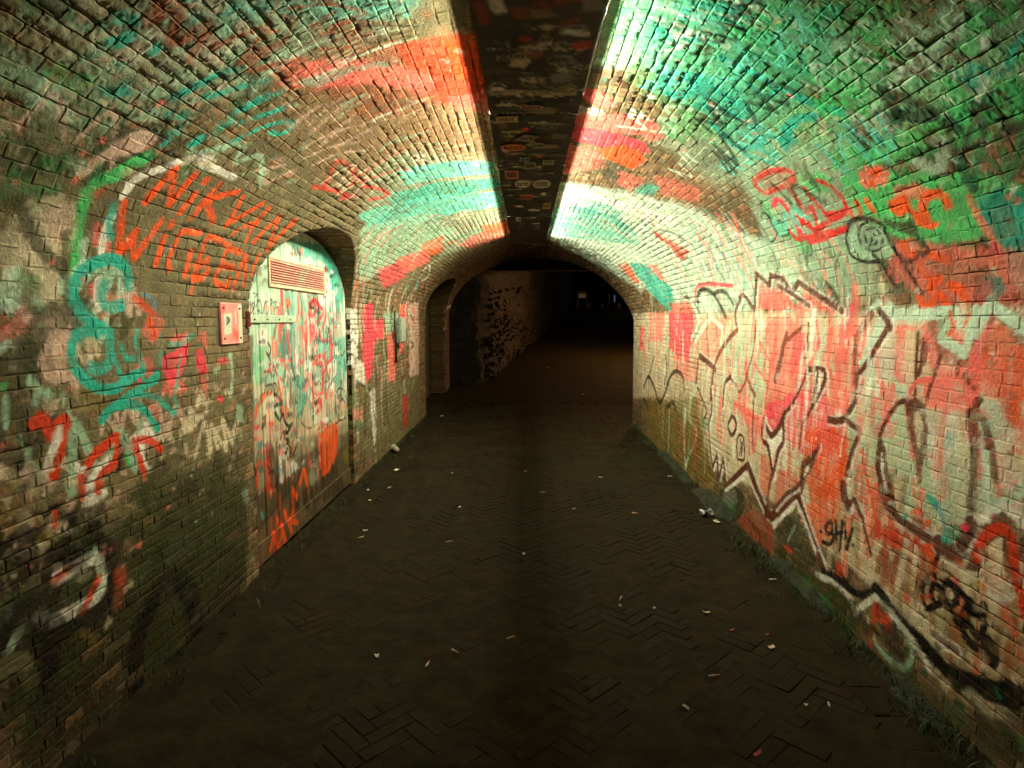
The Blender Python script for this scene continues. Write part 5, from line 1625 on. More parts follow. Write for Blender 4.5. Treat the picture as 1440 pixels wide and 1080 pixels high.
D.run("""
S PK .03 .9 ; 432,428 440,422 446,432 438,444 430,462 428,480
S PK .028 .9 ; 444,430 452,438 444,452 436,468 440,484
S PK .03 .9 ; 456,440 452,456 446,468 452,480 462,476 466,500 456,512
S PK .03 .9 ; 440,510 448,500 456,512 450,530 452,545 456,560
S CO .022 .9 ; 433,548 434,520 438,512 450,510
S CO .02 .9 ; 434,545 440,556 452,552
S RD .035 .9 ; 438,555 446,565 446,572
P PK .9 .008 ; 442,558 450,560 449,576 443,574
S PK .02 .85 ; 404,518 400,535 398,548
S PK .02 .85 ; 388,530 394,536 400,528
S RD .018 .85 ; 406,540 404,556 402,570
S OR .03 .85 ; 392,570 394,582
P OR .9 .015 ; 362,555 372,549 380,553 368,560 360,575 356,592 350,590 354,572
P CR .95 .012 ; 371,556 380,562 382,580 376,595 364,590 360,578
P PP .9 .012 ; 360,580 368,592 368,604 360,600
P OR .85 .012 ; 372,592 384,592 380,600 372,602
P BN .9 .01 ; 365,586 370,582 369,602
S BK .022 .9 .05 ; 382,554 390,562 392,568 384,570 382,578 388,590 392,585 390,576
S BK .024 .9 .05 ; 394,583 396,592 402,600 406,596 400,608 394,608
S BK .022 .9 .05 ; 398,606 396,616 402,620 398,628 396,634 402,640 406,632 398,628
S BK .016 .9 .05 ; 411,606 414,622 408,640 402,646
S BK .014 .85 .05 ; 391,610 388,640 397,652
S BK .014 .9 .05 ; 372,482 376,490 374,500 370,496 376,508 374,514
S BK .012 .9 .05 ; 367,523 374,522 382,521
S BK .012 .9 .05 ; 368,543 375,541 382,539
S OL .01 .8 ; 368,528 369,540
S BK .008 .85 .05 ; 348,424 349,442 352,432 348,430 354,426 352,440 356,444
S BK .008 .85 .05 ; 356,432 360,422 364,440 358,436
S BK .008 .85 .05 ; 366,440 368,426 374,424 376,430 370,442
S BK .008 .85 .05 ; 374,424 378,422 374,440
S BK .008 .85 .05 ; 380,426 384,424 382,434 387,432 386,444 382,442
S BK .006 .85 .05 ; 352,412 358,414 354,418
S BK .008 .9 .05 ; 395,400 396,408 403,405 401,398
S BK .008 .9 .05 ; 404,402 409,404 406,412 412,402
L BK .008 .9 .05 ; 412,408 415,401 417,409 421,402 422,410 426,403 428,411 432,404
L BK .006 .9 .05 ; 396,336 400,340 405,334 410,340 408,334
S BK .012 .8 .05 ; 412,526 418,532 414,540 420,546
S BK .012 .8 .05 ; 456,548 462,540 470,528
S BK .014 .85 .05 ; 470,552 474,546 480,548 484,556 486,572
S BK .014 .8 .05 ; 473,574 478,560 484,572 482,588 474,590 472,578
S BK .012 .8 .05 ; 428,560 420,590 430,602 444,596
S BK .012 .8 .05 ; 454,566 456,586 464,594
S BK .014 .85 .05 ; 444,604 452,596 462,602
S BK .014 .85 .05 ; 466,600 474,592 484,588
P CR .7 .015 ; 432,580 446,568 456,580 452,600 436,606
S BK .012 .8 .05 ; 474,478 472,490 478,500 482,494
P TD .6 .01 ; 388,500 402,498 406,506 390,508
S CO .016 .8 ; 382,506 392,506 404,508
P BK .8 .008 ; 360,480 364,476 369,478 370,484 360,484
P BK .8 .006 ; 363,466 366,464 366,474 363,474
P WH .7 .01 ; 414,498 420,496 424,508 412,510
P CR .7 .01 ; 416,510 422,510 422,530 416,526
S BN .01 .8 ; 417,512 419,524
""")
D.run("""
P OR .9 .03 .2 ; 446,612 456,598 470,592 472,640 462,660 452,668 446,650
P OR .8 .02 ; 462,600 474,598 472,625 464,628
P ML .8 .02 ; 434,650 446,640 446,680 434,684
P OY .6 .03 ; 476,640 490,620 490,650 482,655
P RO .8 .03 .3 ; 370,630 380,650 384,690 372,700 368,660
P DB .8 .02 ; 368,624 376,618 384,640 390,680 378,690 370,650
P RO .85 .02 ; 352,660 360,645 358,690 352,690
P CR .7 .02 ; 386,630 396,632 396,650 386,648
P MI .75 .02 ; 396,640 404,650 402,660 395,655
P WH .7 .02 ; 386,640 420,655 424,645 425,650 388,680
S TE .025 .8 ; 364,722 366,728
S DB .012 .9 ; 360,745 390,705 420,672 447,636
P BN .75 .03 .2 ; 360,750 392,706 420,672 446,640 446,690 380,790 362,800
S OR .045 .92 .1 ; 374,772 380,750
S OR .045 .92 .1 ; 378,752 386,772
S OR .045 .92 .1 ; 386,772 390,745 386,730
S OR .04 .92 .1 ; 392,748 396,765
S OR .045 .92 .1 ; 396,720 404,748
S OR .04 .92 .1 ; 410,712 402,735
S OR .04 .92 .1 ; 402,732 412,735
S OR .05 .9 .1 ; 418,680 424,662 430,690
S OR .05 .9 .1 ; 408,690 414,700
D PK .03 .9 ; 392,738
P DB .85 .02 ; 404,716 420,690 450,672 470,650 480,690 440,705 420,720
""")
D.streaks([(348, 420), (480, 400), (485, 600), (352, 620)], 130, ['MI', 'ML', 'CO', 'PK', 'TE', 'CR', 'WH', 'TL', 'OL', 'GR'], (0.05, 0.3), (0.006, 0.02), 0.01, 0.7)
D.streaks([(350, 620), (485, 580), (480, 660), (360, 780)], 60, ['DB', 'BN', 'OL', 'RO', 'MO'], (0.08, 0.3), (0.01, 0.04), 0.02, 0.6)
D.dabs([(400, 340), (470, 370), (482, 450), (465, 440), (455, 375)], 60, ['TE', 'TD', 'TL', 'ML', 'BL', 'DG'], (0.01, 0.03), 0.8)
D.dabs([(390, 420), (480, 430), (485, 570), (380, 590)], 120, ['PK', 'TE', 'WH', 'CO', 'MI', 'TD', 'TL', 'CR'], (0.01, 0.035), 0.7)
D.streaks([(380, 415), (480, 430), (486, 590), (385, 600)], 150, ['PK', 'TE', 'WH', 'CO', 'TD', 'OL', 'RD', 'TE', 'BN'], (0.05, 0.22), (0.012, 0.035), 0.03, 0.9)
D.dabs([(350, 600), (470, 585), (480, 640), (360, 700)], 60, ['OR', 'CR', 'PP', 'DB', 'GR', 'CO'], (0.015, 0.045), 0.8)
D.scribbles([(395, 340), (470, 380), (482, 590), (440, 600), (430, 430)], 110, ['BK', 'BK', 'RD', 'TD', 'WH'], (0.04, 0.1), (0.005, 0.01), 0.8)
D.scribbles([(352, 500), (430, 500), (430, 640), (358, 680)], 60, ['BK', 'TD', 'PK', 'WH'], (0.04, 0.09), (0.005, 0.01), 0.7)
D.scribbles([(355, 375), (376, 362), (378, 400), (350, 408)], 12, ['OL', 'DG'], (0.03, 0.07), (0.005, 0.008), 0.6)

door = tag(empty("arched_door", (DOOR_X, N_DOOR.yc, 0)), "arched wooden door plastered with stickers, tags and teal and red paint", "door")
dl = np.array(door.location)
def door_top(y, inset=0.018):
    t = np.clip((y - N_DOOR.yc) / (N_DOOR.hw - inset), -1, 1)
    return N_DOOR.zs + (N_DOOR.rise - inset) * np.sqrt(1 - t * t)
def board(y0, y1, x, z0, name="plank", top=None):
    ny = max(2, int((y1 - y0) / 0.006)); nz = 300
    ys = np.linspace(y0, y1, ny)
    zt = door_top(ys) if top is None else np.full(ny, top)
    T = np.linspace(0, 1, nz)
    Y = np.repeat(ys[:, None], nz, 1); Z = z0 + (zt[:, None] - z0) * T[None]
    y, z = Y.ravel(), Z.ravel()
    e = np.minimum(y - y0, y1 - y); xx = x - 0.006 * (1 - sstep(0, 0.008, e)) + 0.003 * (hnoise(np.stack([y * 40, z * 2.5], -1), 41) - 0.5)
    rgb, a = DOOR.sample(y, z)
    base = lin((122, 100, 70)) * (0.6 + 0.7 * hnoise(np.stack([y * 60, z * 3], -1), 42))[:, None]
    hold = 0.78 + 0.22 * (hnoise(np.stack([y * 70, z * 6], -1), 43) > 0.3)
    a = (a * hold)[:, None]
    V = np.stack([xx, y, z], -1) - dl
    i, j = np.meshgrid(np.arange(ny - 1), np.arange(nz - 1), indexing='ij')
    F = np.stack([i * nz + j, (i + 1) * nz + j, (i + 1) * nz + j + 1, i * nz + j + 1], -1).reshape(-1, 4)
    # edges turned back so that the board has thickness
    def side(vs):
        nonlocal V, F
        n0 = len(V); W = V[vs].copy(); W[:, 0] -= 0.03
        V = np.vstack([V, W]); k = np.arange(len(vs) - 1)
        F = np.vstack([F, np.stack([vs[k], vs[k + 1], n0 + k + 1, n0 + k], -1)])
    g = np.arange(ny * nz).reshape(ny, nz)
    for vs in (g[0], g[-1], g[:, 0], g[:, -1]): side(vs)
    Cc = (base * (1 - a) + rgb * a) * 0.95
    Cc = np.vstack([Cc, np.tile(lin((70, 56, 38)), (len(V) - len(Cc), 1))])
    return obj(name, mesh_from(name, V, F, M_WOOD, True, Cc), door)
ys = np.linspace(N_DOOR.yc - N_DOOR.hw + 0.022, N_DOOR.yc + N_DOOR.hw - 0.022, 12)
for k in range(11):
    board(ys[k] + 0.002, ys[k + 1] - 0.002, DOOR_X + 0.02 + random.uniform(-0.004, 0.004), 0.02)
mb = MB(); mb.box(DOOR_X - 0.09 - dl[0], DOOR_X - 0.06 - dl[0], -N_DOOR.hw - 0.05, N_DOOR.hw + 0.05, 0, 2.32)
mb.build("door_back", M_DARK, door)
# ribbed vent panel with its slats
vent_at = px2x(DOOR_X + 0.035)
c = vent_at(np.array([378, 456, 459, 379.0]), np.array([356, 373, 409, 402.0]))
vy0, vy1, vz0, vz1 = c[0, 0], c[1, 0], c[3, 1] - 0.005, c[0, 1] - 0.01
M_PINK = noise_mat("faded_coral_paint", (188, 192, 164), (222, 172, 156), 12, 0.6, 0, 0.3, 0.006, c3=(178, 150, 110))
M_PINK2 = noise_mat("worn_coral_slat", (186, 188, 160), (224, 166, 150), 11, 0.6, 0, 0.3, 0.006, c3=(210, 134, 116))
mb = MB()
for a in ((vy0, vy0 + 0.02, vz0, vz1), (vy1 - 0.015, vy1, vz0, vz1), (vy0 + 0.02, vy1 - 0.015, vz1 - 0.02, vz1), (vy0 + 0.02, vy1 - 0.015, vz0, vz0 + 0.03)):
    mb.box(DOOR_X + 0.026 - dl[0], DOOR_X + 0.036 - dl[0], a[0] - dl[1], a[1] - dl[1], a[2], a[3], 0.003)
vf = mb.build("vent_frame", M_PINK, door)
n = 9
for k in range(n):
    z = vz0 + 0.031 + (vz1 - vz0 - 0.052) * k / n; h = (vz1 - vz0 - 0.052) / n
    mb = MB()
    y0, y1 = vy0 + 0.021 - dl[1], vy1 - 0.016 - dl[1]
    xa, xb = DOOR_X + 0.024 - dl[0], DOOR_X + 0.046 - dl[0]
    mb.add([(xa, y0, z), (xb, y0, z), (xa + 0.002, y0, z + h * 0.90), (xa, y0, z + h * 0.90), (xa, y1, z), (xb, y1, z), (xa + 0.002, y1, z + h * 0.90), (xa, y1, z + h * 0.90)],
           [(0, 1, 2, 3), (4, 7, 6, 5), (0, 4, 5, 1), (1, 5, 6, 2), (2, 6, 7, 3), (3, 7, 4, 0)])
    mb.build("slat", M_PINK2, vf)
# hinge strap, hasp and figure sticker
hp = px2x(DOOR_X + 0.04)
p = hp(np.array([346, 416.0]), np.array([449, 451.0]))
M_MINT = noise_mat("mint_painted_iron", (150, 176, 146), (190, 212, 182), 20, 0.5, 0.1, 0.3)
mb = MB(); mb.box(DOOR_X + 0.026 - dl[0], DOOR_X + 0.036 - dl[0], p[0, 0] - dl[1], p[1, 0] - dl[1], p[0, 1] - 0.022, p[0, 1] + 0.030, 0.003)
st = mb.build("hinge_strap", M_MINT, door)
for k in range(4):
    yb = p[0, 0] + (p[1, 0] - p[0, 0]) * (0.15 + 0.24 * k) - dl[1]
    mb = MB(); mb.tube([(DOOR_X + 0.035 - dl[0], yb, p[0, 1]), (DOOR_X + 0.043 - dl[0], yb, p[0, 1])], 0.005, 8).build("bolt_head", M_METAL, st)
M_RUST = noise_mat("rusty_iron", (74, 34, 22), (128, 62, 40), 40, 0.7, 0.3, 0.5)
mb = MB(); yb = p[0, 0] - 0.02 - dl[1]
mb.tube([(0.055, yb, p[0, 1] - 0.045), (0.055, yb, p[0, 1] + 0.045)], 0.022, 10).box(0.03, 0.05, yb - 0.03, yb + 0.06, p[0, 1] - 0.02, p[0, 1] + 0.02)
mb.build("hinge_knuckle", M_RUST, door)
lowrail = board(N_DOOR.yc - N_DOOR.hw + 0.03, N_DOOR.yc + N_DOOR.hw - 0.03, DOOR_X + 0.032, 0.03, "bottom_rail", 0.17)

# ================================================================== notice plate beside the door
pp = px2x(XL + 0.012)(np.array([309, 341.0]), np.array([425, 482.0]))
PL = Canvas(pp[0, 0] - 0.05, pp[1, 0] + 0.05, 0.004, pp[1, 1] - 0.05, pp[0, 1] + 0.05, 0.004, px2x(XL + 0.012), 51)
PL.run("""
P PP .95 .01 .1 ; 300,415 345,415 345,490 300,490
P CO .7 .02 .5 ; 300,415 345,415 345,490 300,490
P ML .9 .006 ; 314,442 325,440 326,470 315,472
P ML .8 .01 ; 333,428 343,428 343,482 336,482
P PK .8 .01 ; 310,428 318,428 316,440 310,440
P OR .6 .01 ; 326,460 336,465 334,480 326,478
S BK .01 .9 .05 ; 318,446 322,450 318,456
P BK .7 .004 ; 317,448 322,446 321,454 318,455
S WH .01 .8 ; 330,436 331,455
S PK .012 .8 ; 329,468 333,474
""")
plate = tag(empty("notice_plate", (XL, (pp[0, 0] + pp[1, 0]) / 2, pp[1, 1])), "coral metal plate with a pale label screwed to the wall left of the door", "plate")
def flat_panel(cv, x, y0, y1, z0, z1, mat, name, root, base, th=0.012, res=0.006):
    ny, nz = int((y1 - y0) / res) + 2, int((z1 - z0) / res) + 2
    Y, Z = np.meshgrid(np.linspace(y0, y1, ny), np.linspace(z0, z1, nz), indexing='ij')
    y, z = Y.ravel(), Z.ravel()
    rgb, a = cv.sample(y, z); a = a[:, None]
    V = np.stack([np.full(len(y), x), y, z], -1)
    i, j = np.meshgrid(np.arange(ny - 1), np.arange(nz - 1), indexing='ij')
    F = np.stack([i * nz + j, (i + 1) * nz + j, (i + 1) * nz + j + 1, i * nz + j + 1], -1).reshape(-1, 4)
    g = np.arange(ny * nz).reshape(ny, nz)
    for vs in (g[0], g[-1], g[:, 0], g[:, -1]):
        n0 = len(V); W = V[vs].copy(); W[:, 0] -= th
        V = np.vstack([V, W]); k = np.arange(len(vs) - 1)
        F = np.vstack([F, np.stack([vs[k], vs[k + 1], n0 + k + 1, n0 + k], -1)])
    Cc = lin(base) * (1 - a) + rgb * a
    Cc = np.vstack([Cc, np.tile(lin(base) * 0.6, (len(V) - len(Cc), 1))])
    return obj(name, mesh_from(name, V - np.array(root.location), F, mat, False, Cc), root)
flat_panel(PL, XL + 0.016, pp[0, 0], pp[1, 0], pp[1, 1], pp[0, 1], M_TRAY, "plate_face", plate, (206, 110, 96), 0.014)
for y in (pp[0, 0] + 0.03, pp[1, 0] - 0.03):
    for z in (pp[1, 1] + 0.03, pp[0, 1] - 0.03):
        mb = MB(); mb.tube([(0.015, y - plate.location[1], z - plate.location[2]), (0.021, y - plate.location[1], z - plate.location[2])], 0.006, 8).build("screw_head", M_RUST, plate)

# ================================================================== back of the second recess
BL = Canvas(10.3, 13.4, 0.01, 0, 2.5, 0.008, px2x(-1.99), 61)
BL.run("""
S WH .07 .8 ; 610,440 613,470 611,510 617,550
S WH .06 .8 ; 612,442 622,434 632,430
S RD .05 .8 ; 621,455 616,490 617,540
S BK .05 .8 ; 607,445 608,500 615,548
S BK .04 .7 ; 612,450 618,446 620,456
S WH .05 .5 ; 628,440 624,470
""")
bl = tag(empty("recess_wall", (-2.0, 11.9, 0)), "dim painted back wall of the shallow recess at the end of the lit wall", "wall")
flat_panel(BL, -1.99, 10.3, 13.4, 0.0, 2.5, M_MORTAR, "plaster_face", bl, (92, 84, 62), 0.02, 0.03)

# small box and conduit on the wall past the door
bp_ = px2x(XL + 0.02)(np.array([556, 574.0]), np.array([446, 480.0]))
bx = tag(empty("junction_box", (XL, float(bp_[0, 0]), float(bp_[1, 1]))), "small grey junction box with a pipe on the wall beyond the door", "box")
M_BOXP = noise_mat("painted_box", (110, 128, 110), (160, 172, 150), 22, 0.5)
mb = MB(); mb.box(-0.02, 0.08, 0, 0.35, 0, bp_[0, 1] - bp_[1, 1], 0.008).build("box_body", M_BOXP, bx)
mb = MB(); mb.box(0.081, 0.092, 0.02, 0.33, 0.02, bp_[0, 1] - bp_[1, 1] - 0.02, 0.004).build("box_lid", M_BOXP, bx)
mb = MB(); mb.tube([(0.03, -0.05, -0.25), (0.03, -0.05, 0.2), (0.03, -0.05, 0.42)], 0.018, 8).build("conduit", M_METAL, bx, True)
# ================================================================== floor
def ground_z(x, y):
    x = np.asarray(x, float); y = np.asarray(y, float)
    ramp = np.where(y > 12.0, 0.080 * (y - 12.0) - 0.4 * 0.08 * (1 - np.exp(-(y - 12.0) / 0.4)) * 0, 0.0)
    camber = 0.02 * np.cos(np.clip((x - 0.0) / 1.6, -1, 1) * math.pi / 2) - 0.01
    wav = 0.014 * (hnoise(np.stack([np.ravel(x) * 1.1, np.ravel(y) * 1.1], -1), 71).reshape(x.shape) - 0.5)
    return ramp + camber + wav
def ground_z1(x, y):
    return float(ground_z(np.array([x]), np.array([y]))[0])

gx = np.linspace(-2.3, 2.6, 99); gy = np.concatenate([np.linspace(-5, 0.5, 12, endpoint=False), np.arange(0.5, 16.2, 0.05)])
X, Y = np.meshgrid(gx, gy, indexing='ij'); b = len(gy)
fine = 0.008 * (hnoise(np.stack([X.ravel() * 3.1, Y.ravel() * 3.1], -1), 74) + 0.5 * hnoise(np.stack([X.ravel() * 14, Y.ravel() * 14], -1), 75) - 0.85).reshape(X.shape)
Z = ground_z(X, Y) - 0.0004 + fine
i, j = np.meshgrid(np.arange(len(gx) - 1), np.arange(b - 1), indexing='ij')
F = np.stack([i * b + j, (i + 1) * b + j, (i + 1) * b + j + 1, i * b + j + 1], -1).reshape(-1, 4)
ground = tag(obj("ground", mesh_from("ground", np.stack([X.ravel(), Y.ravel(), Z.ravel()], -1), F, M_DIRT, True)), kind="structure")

pave = tag(empty("pavement", (0, 5, 0)), kind="structure")
PW, PLN = 0.068, 0.204
GUT_L, GUT_R = XL + 0.26, XR - 0.30          # gutter courses between the herringbone field and the walls
pav = []
cosr = math.sqrt(0.5)
for k in range(-120, 280):
    for m in range(-40, 60):
        for kind in (0, 1):
            if kind == 0:
                a, c2, la, lb = (k + 6 * m) * PW, k * PW, PLN, PW
            else:
                a, c2, la, lb = k * PW, (k - 5 + 6 * m) * PW, PW, PLN
            u, v = a + la / 2, c2 + lb / 2
            x, y = (u - v) * cosr, (u + v) * cosr
            if GUT_L + 0.03 < x < GUT_R - 0.03 and 0.4 < y < 12.3:
                pav.append((x, y, math.pi / 4 + (0 if kind == 0 else math.pi / 2), PLN, PW))
for side, x0 in ((-1, XL + 0.13), (1, XR - 0.23), (1, XR - 0.155)):
    y = 0.6
    while y < 12.0:
        L = 0.205
        pav.append((x0 + random.uniform(-0.004, 0.004), y + L / 2, math.pi / 2 + random.uniform(-0.02, 0.02), L, 0.07)); y += L
pav = np.array(pav)
# raised edging course that closes the field on the right
def paver_mesh(L, W, var):
    r = random.Random(var); bv = 0.0035; t = 0.0
    V = []
    for inset, z in ((0.0, -0.06), (0.0, -bv * 0.8), (bv, 0.0)):
        for sx, sy in ((-1, -1), (1, -1), (1, 1), (-1, 1)):
            V.append((sx * (L / 2 - 0.0022 - inset) + r.uniform(-0.002, 0.002), sy * (W / 2 - 0.0022 - inset) + r.uniform(-0.002, 0.002), z + (r.uniform(-0.0015, 0.0015) if inset else 0)))
    F = [(8, 9, 10, 11)]
    for q in range(2):
        for k in range(4):
            F.append((q * 4 + k, q * 4 + (k + 1) % 4, q * 4 + 4 + (k + 1) % 4, q * 4 + 4 + k))
    return V, F
VAR = [paver_mesh(PLN, PW, s) for s in range(12)]
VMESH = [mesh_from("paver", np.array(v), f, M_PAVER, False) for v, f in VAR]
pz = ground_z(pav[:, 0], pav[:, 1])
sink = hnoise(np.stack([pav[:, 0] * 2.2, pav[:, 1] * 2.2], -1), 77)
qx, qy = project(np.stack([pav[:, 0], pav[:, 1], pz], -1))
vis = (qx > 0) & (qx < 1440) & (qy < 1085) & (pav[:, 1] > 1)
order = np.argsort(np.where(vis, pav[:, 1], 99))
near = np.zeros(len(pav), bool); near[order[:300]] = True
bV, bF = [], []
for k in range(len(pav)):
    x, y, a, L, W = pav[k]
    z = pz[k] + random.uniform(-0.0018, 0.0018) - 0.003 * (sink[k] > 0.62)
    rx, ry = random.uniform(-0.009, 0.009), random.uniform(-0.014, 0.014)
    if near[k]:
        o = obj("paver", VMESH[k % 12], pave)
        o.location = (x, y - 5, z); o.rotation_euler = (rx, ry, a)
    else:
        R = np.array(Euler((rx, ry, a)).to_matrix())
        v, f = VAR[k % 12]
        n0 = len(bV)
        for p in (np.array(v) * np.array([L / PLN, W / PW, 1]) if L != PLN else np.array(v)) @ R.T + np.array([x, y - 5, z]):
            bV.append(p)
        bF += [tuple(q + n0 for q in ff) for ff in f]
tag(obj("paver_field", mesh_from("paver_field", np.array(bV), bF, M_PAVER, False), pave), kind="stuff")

# ---- moss bank along the foot of both walls
def bank(name, x_wall, sg, y0, y1, width, height, seed):
    ny, nw = int((y1 - y0) / 0.03), 12
    F = []
    Yb = y0 + (y1 - y0) * np.arange(ny + 1) / ny; o3 = np.ones_like(Yb)
    wl = width * (0.4 + 1.1 * hnoise(np.stack([Yb * 1.7, 3.3 * o3], -1), seed)); hl = height * (0.05 + 1.6 * sstep(0.3, 0.8, hnoise(np.stack([Yb * 2.3, 9.1 * o3], -1), seed + 1)))
    T = np.tile(np.arange(nw + 1) / nw, ny + 1); Y_ = np.repeat(Yb, nw + 1)
    X_ = x_wall + sg * (-0.02 + np.repeat(wl, nw + 1) * T)
    Z_ = ground_z(X_, Y_) + np.repeat(hl, nw + 1) * (1 - T) ** 1.6 + (0.03 * (hnoise(np.stack([X_ * 28, Y_ * 28], -1), seed + 2) - 0.5) + 0.02 * (hnoise(np.stack([X_ * 9, Y_ * 9], -1), seed + 3) - 0.5)) * (1 - T) - 0.012 * T
    V = np.stack([X_, Y_, Z_], -1)
    for k in range(ny):
        for q in range(nw):
            a = k * (nw + 1) + q
            F.append((a, a + 1, a + nw + 2, a + nw + 1))
    return tag(obj(name, mesh_from(name, np.array(V), np.array(F), M_MOSS if sg < 0 else M_DIRT, True)), kind="stuff")
mr = bank("moss_bank", XR, -1, 1.2, 9.6, 0.15, 0.055, 91); tag(mr, "green moss and earth heaped along the foot of the right wall", "moss")
ml = bank("moss_bank", XL, 1, 1.2, 13.0, 0.07, 0.02, 95); tag(ml, "thin dark ridge of dirt and moss along the foot of the left wall", "moss")

# ---- grass and weeds at the wall foot
def tufts(name, spots, label, seed):
    r = random.Random(seed); V = []; F = []
    for (x, y, n, h, sp) in spots:
        for _ in range(n):
            bx_, by_ = x + r.gauss(0, sp), y + r.gauss(0, sp)
            hh = h * r.uniform(0.4, 1.2); a = r.uniform(0, 6.28); ln = r.uniform(0.2, 0.9) * hh; w = r.uniform(0.0016, 0.004)
            z = -0.006
            c, s = math.cos(a), math.sin(a); px_, py_ = -s * w, c * w
            n0 = len(V)
            for t in (0, 0.5, 1):
                ww = 1 - t * 0.9; ox, oy, oz = c * ln * t * t, s * ln * t * t, hh * (t - 0.25 * t * t)
                V += [(bx_ + ox - px_ * ww, by_ + oy - py_ * ww, z + oz), (bx_ + ox + px_ * ww, by_ + oy + py_ * ww, z + oz)]
            F += [(n0, n0 + 1, n0 + 3, n0 + 2), (n0 + 2, n0 + 3, n0 + 5, n0 + 4)]
    o = obj(name, mesh_from(name, np.array(V), np.array(F), M_GRASS, False))
    return tag(o, label, "grass", kind="stuff")
rr = random.Random(4)
tufts("grass", [(XR - abs(rr.gauss(0.05, 0.07)), rr.uniform(1.6, 4.6), 12, rr.uniform(0.025, 0.08), 0.035) for _ in range(90)] +
      [(XR - abs(rr.gauss(0.03, 0.04)), rr.uniform(4.6, 9.5), 8, rr.uniform(0.03, 0.08), 0.03) for _ in range(60)], "grass and weeds growing along the foot of the right wall", 5)
tufts("grass", [(XL + abs(rr.gauss(0.04, 0.06)), rr.uniform(1.8, 12.0), 8, rr.uniform(0.02, 0.06), 0.03) for _ in range(110)], "low sparse weeds along the foot of the left wall", 6)

# ================================================================== litter, each piece where it lies
def scrap(px, py, w, l, label, mat, seed, cat="paper", curl=0.012, name="paper_scrap", group=None):
    r = random.Random(seed)
    q = floor_at(np.array([float(px)]), np.array([float(py)]))[0]
    n, m = 5, 4; top = []; rot = r.uniform(0, 3.14)
    for i in range(n):
        for k in range(m):
            u, v = i / (n - 1) - 0.5, k / (m - 1) - 0.5
            x = u * w * (1 + 0.25 * r.uniform(-1, 1) * (abs(v) > 0.4)) ; y = v * l * (1 + 0.25 * r.uniform(-1, 1) * (abs(u) > 0.4))
            z = 0.006 + curl * (u * u * 3 + 0.4 * math.sin(3 * v + seed) + 0.2 * r.uniform(-1, 1))
            top.append((x, y, max(z, 0.002)))
    V = top + [(x, y, z - 0.0012) for x, y, z in top]; N = n * m; F = []
    for i in range(n - 1):
        for k in range(m - 1):
            a = i * m + k; f = (a, a + m, a + m + 1, a + 1); F.append(f); F.append(tuple(N + t for t in f[::-1]))
    bd = [i * m for i in range(n)] + [(n - 1) * m + k for k in range(1, m)] + [i * m + m - 1 for i in range(n - 2, -1, -1)] + [k for k in range(m - 2, 0, -1)]
    for a, b2 in zip(bd, bd[1:] + bd[:1]): F.append((a, b2, N + b2, N + a))
    o = MB().add(V, F).build(name, mat, None, False, (q[0], q[1], ground_z1(q[0], q[1]) + 0.003), (0, 0, rot))
    return tag(o, label, cat, group)
def butt(px, py, label, seed, ang, filt=True, L=0.05, group="cigarette butts on the pavers"):
    q = floor_at(np.array([float(px)]), np.array([float(py)]))[0]
    o = tag(empty("cigarette_butt", (q[0], q[1], ground_z1(q[0], q[1]) + 0.007), ang), label, "cigarette butt", group)
    MB().tube([(-L / 2, 0, 0), (-L * 0.1, 0, 0.0006), (L * 0.12, 0.0006, 0)], 0.0042, 8).build("paper_tube", M_PAPER, o, True)
    MB().tube([(L * 0.12, 0.0006, 0), (L / 2, 0, 0)], [0.0043, 0.004], 8).build("filter_tip", M_FILTER if filt else M_PAPER, o, True)
    return o
P_, B_ = M_PAPER, None
SCR = [
 (1008, 733, .10, .05, "flat cream paper scrap just in front of the crumpled can", P_), (557, 661, .10, .05, "white paper scrap by the left wall behind the door", P_),
 (993, 862, .05, .035, "torn cream scrap on bare pavers left of the orange-brown patch on the wall foot", P_), (1084, 911, .045, .03, "small folded white scrap nearest the mossy bank of the right wall", P_),
 (1029, 887, .05, .012, "thin pinkish strip of wrapper on the right half of the pavers", M_PINKP), (806, 718, .05, .03, "bent cream scrap on the pavers right of the tunnel middle", P_),
 (920, 857, .025, .02, "tiny pale crumb of paper left of the torn cream scrap", P_), (600, 562, .10, .05, "pale scrap lying at the dark recess on the left", P_),
 (621, 585, .09, .04, "pale scrap on the floor in front of the second recess", P_), (530, 925, .03, .03, "small round white crumb on the dark near pavers at left", P_),
 (636, 667, .05, .025, "small white scrap at the left side of the floor beyond the door", P_), (737, 782, .03, .025, "lone cream scrap on the pavers in the middle of the floor", P_),
 (518, 690, .05, .03, "crumpled whitish scrap beside the door bottom rail", P_), (520, 705, .04, .03, "greyish scrap next to the crumpled whitish one by the door", P_),
 (1065, 1062, .07, .014, "broken pink and white straw piece at the lower right edge of the pavers", M_PINKP), (1166, 993, .05, .012, "thin pale sliver of paper near the bottom right moss", P_),
 (514, 746, .05, .03, "pale scrap in the gutter below the far end of the door", P_), (820, 560, .10, .05, "pale scrap far down the tunnel floor on the right", P_),
 (770, 537, .10, .05, "pale scrap far down the tunnel floor in the middle", P_), (1079, 893, .03, .012, "tiny reddish wrapper bit between the white scrap and pink strip", M_PINKP),
 (872, 855, .03, .02, "tiny pale flake on pavers just left of the herringbone ridge", P_), (964, 998, .02, .04, "short cream stub standing out on the dark near pavers at right", P_),
 (1133, 992, .025, .02, "tiny white crumb beside the thin pale sliver", P_), (647, 716, .03, .03, "white crumb on floor in line with the door bottom, left of middle", P_),
]
for k, a in enumerate(SCR):
    scrap(a[0], a[1], a[2] * 0.68, a[3] * 0.7, a[4], a[5], 300 + k, curl=0.007)
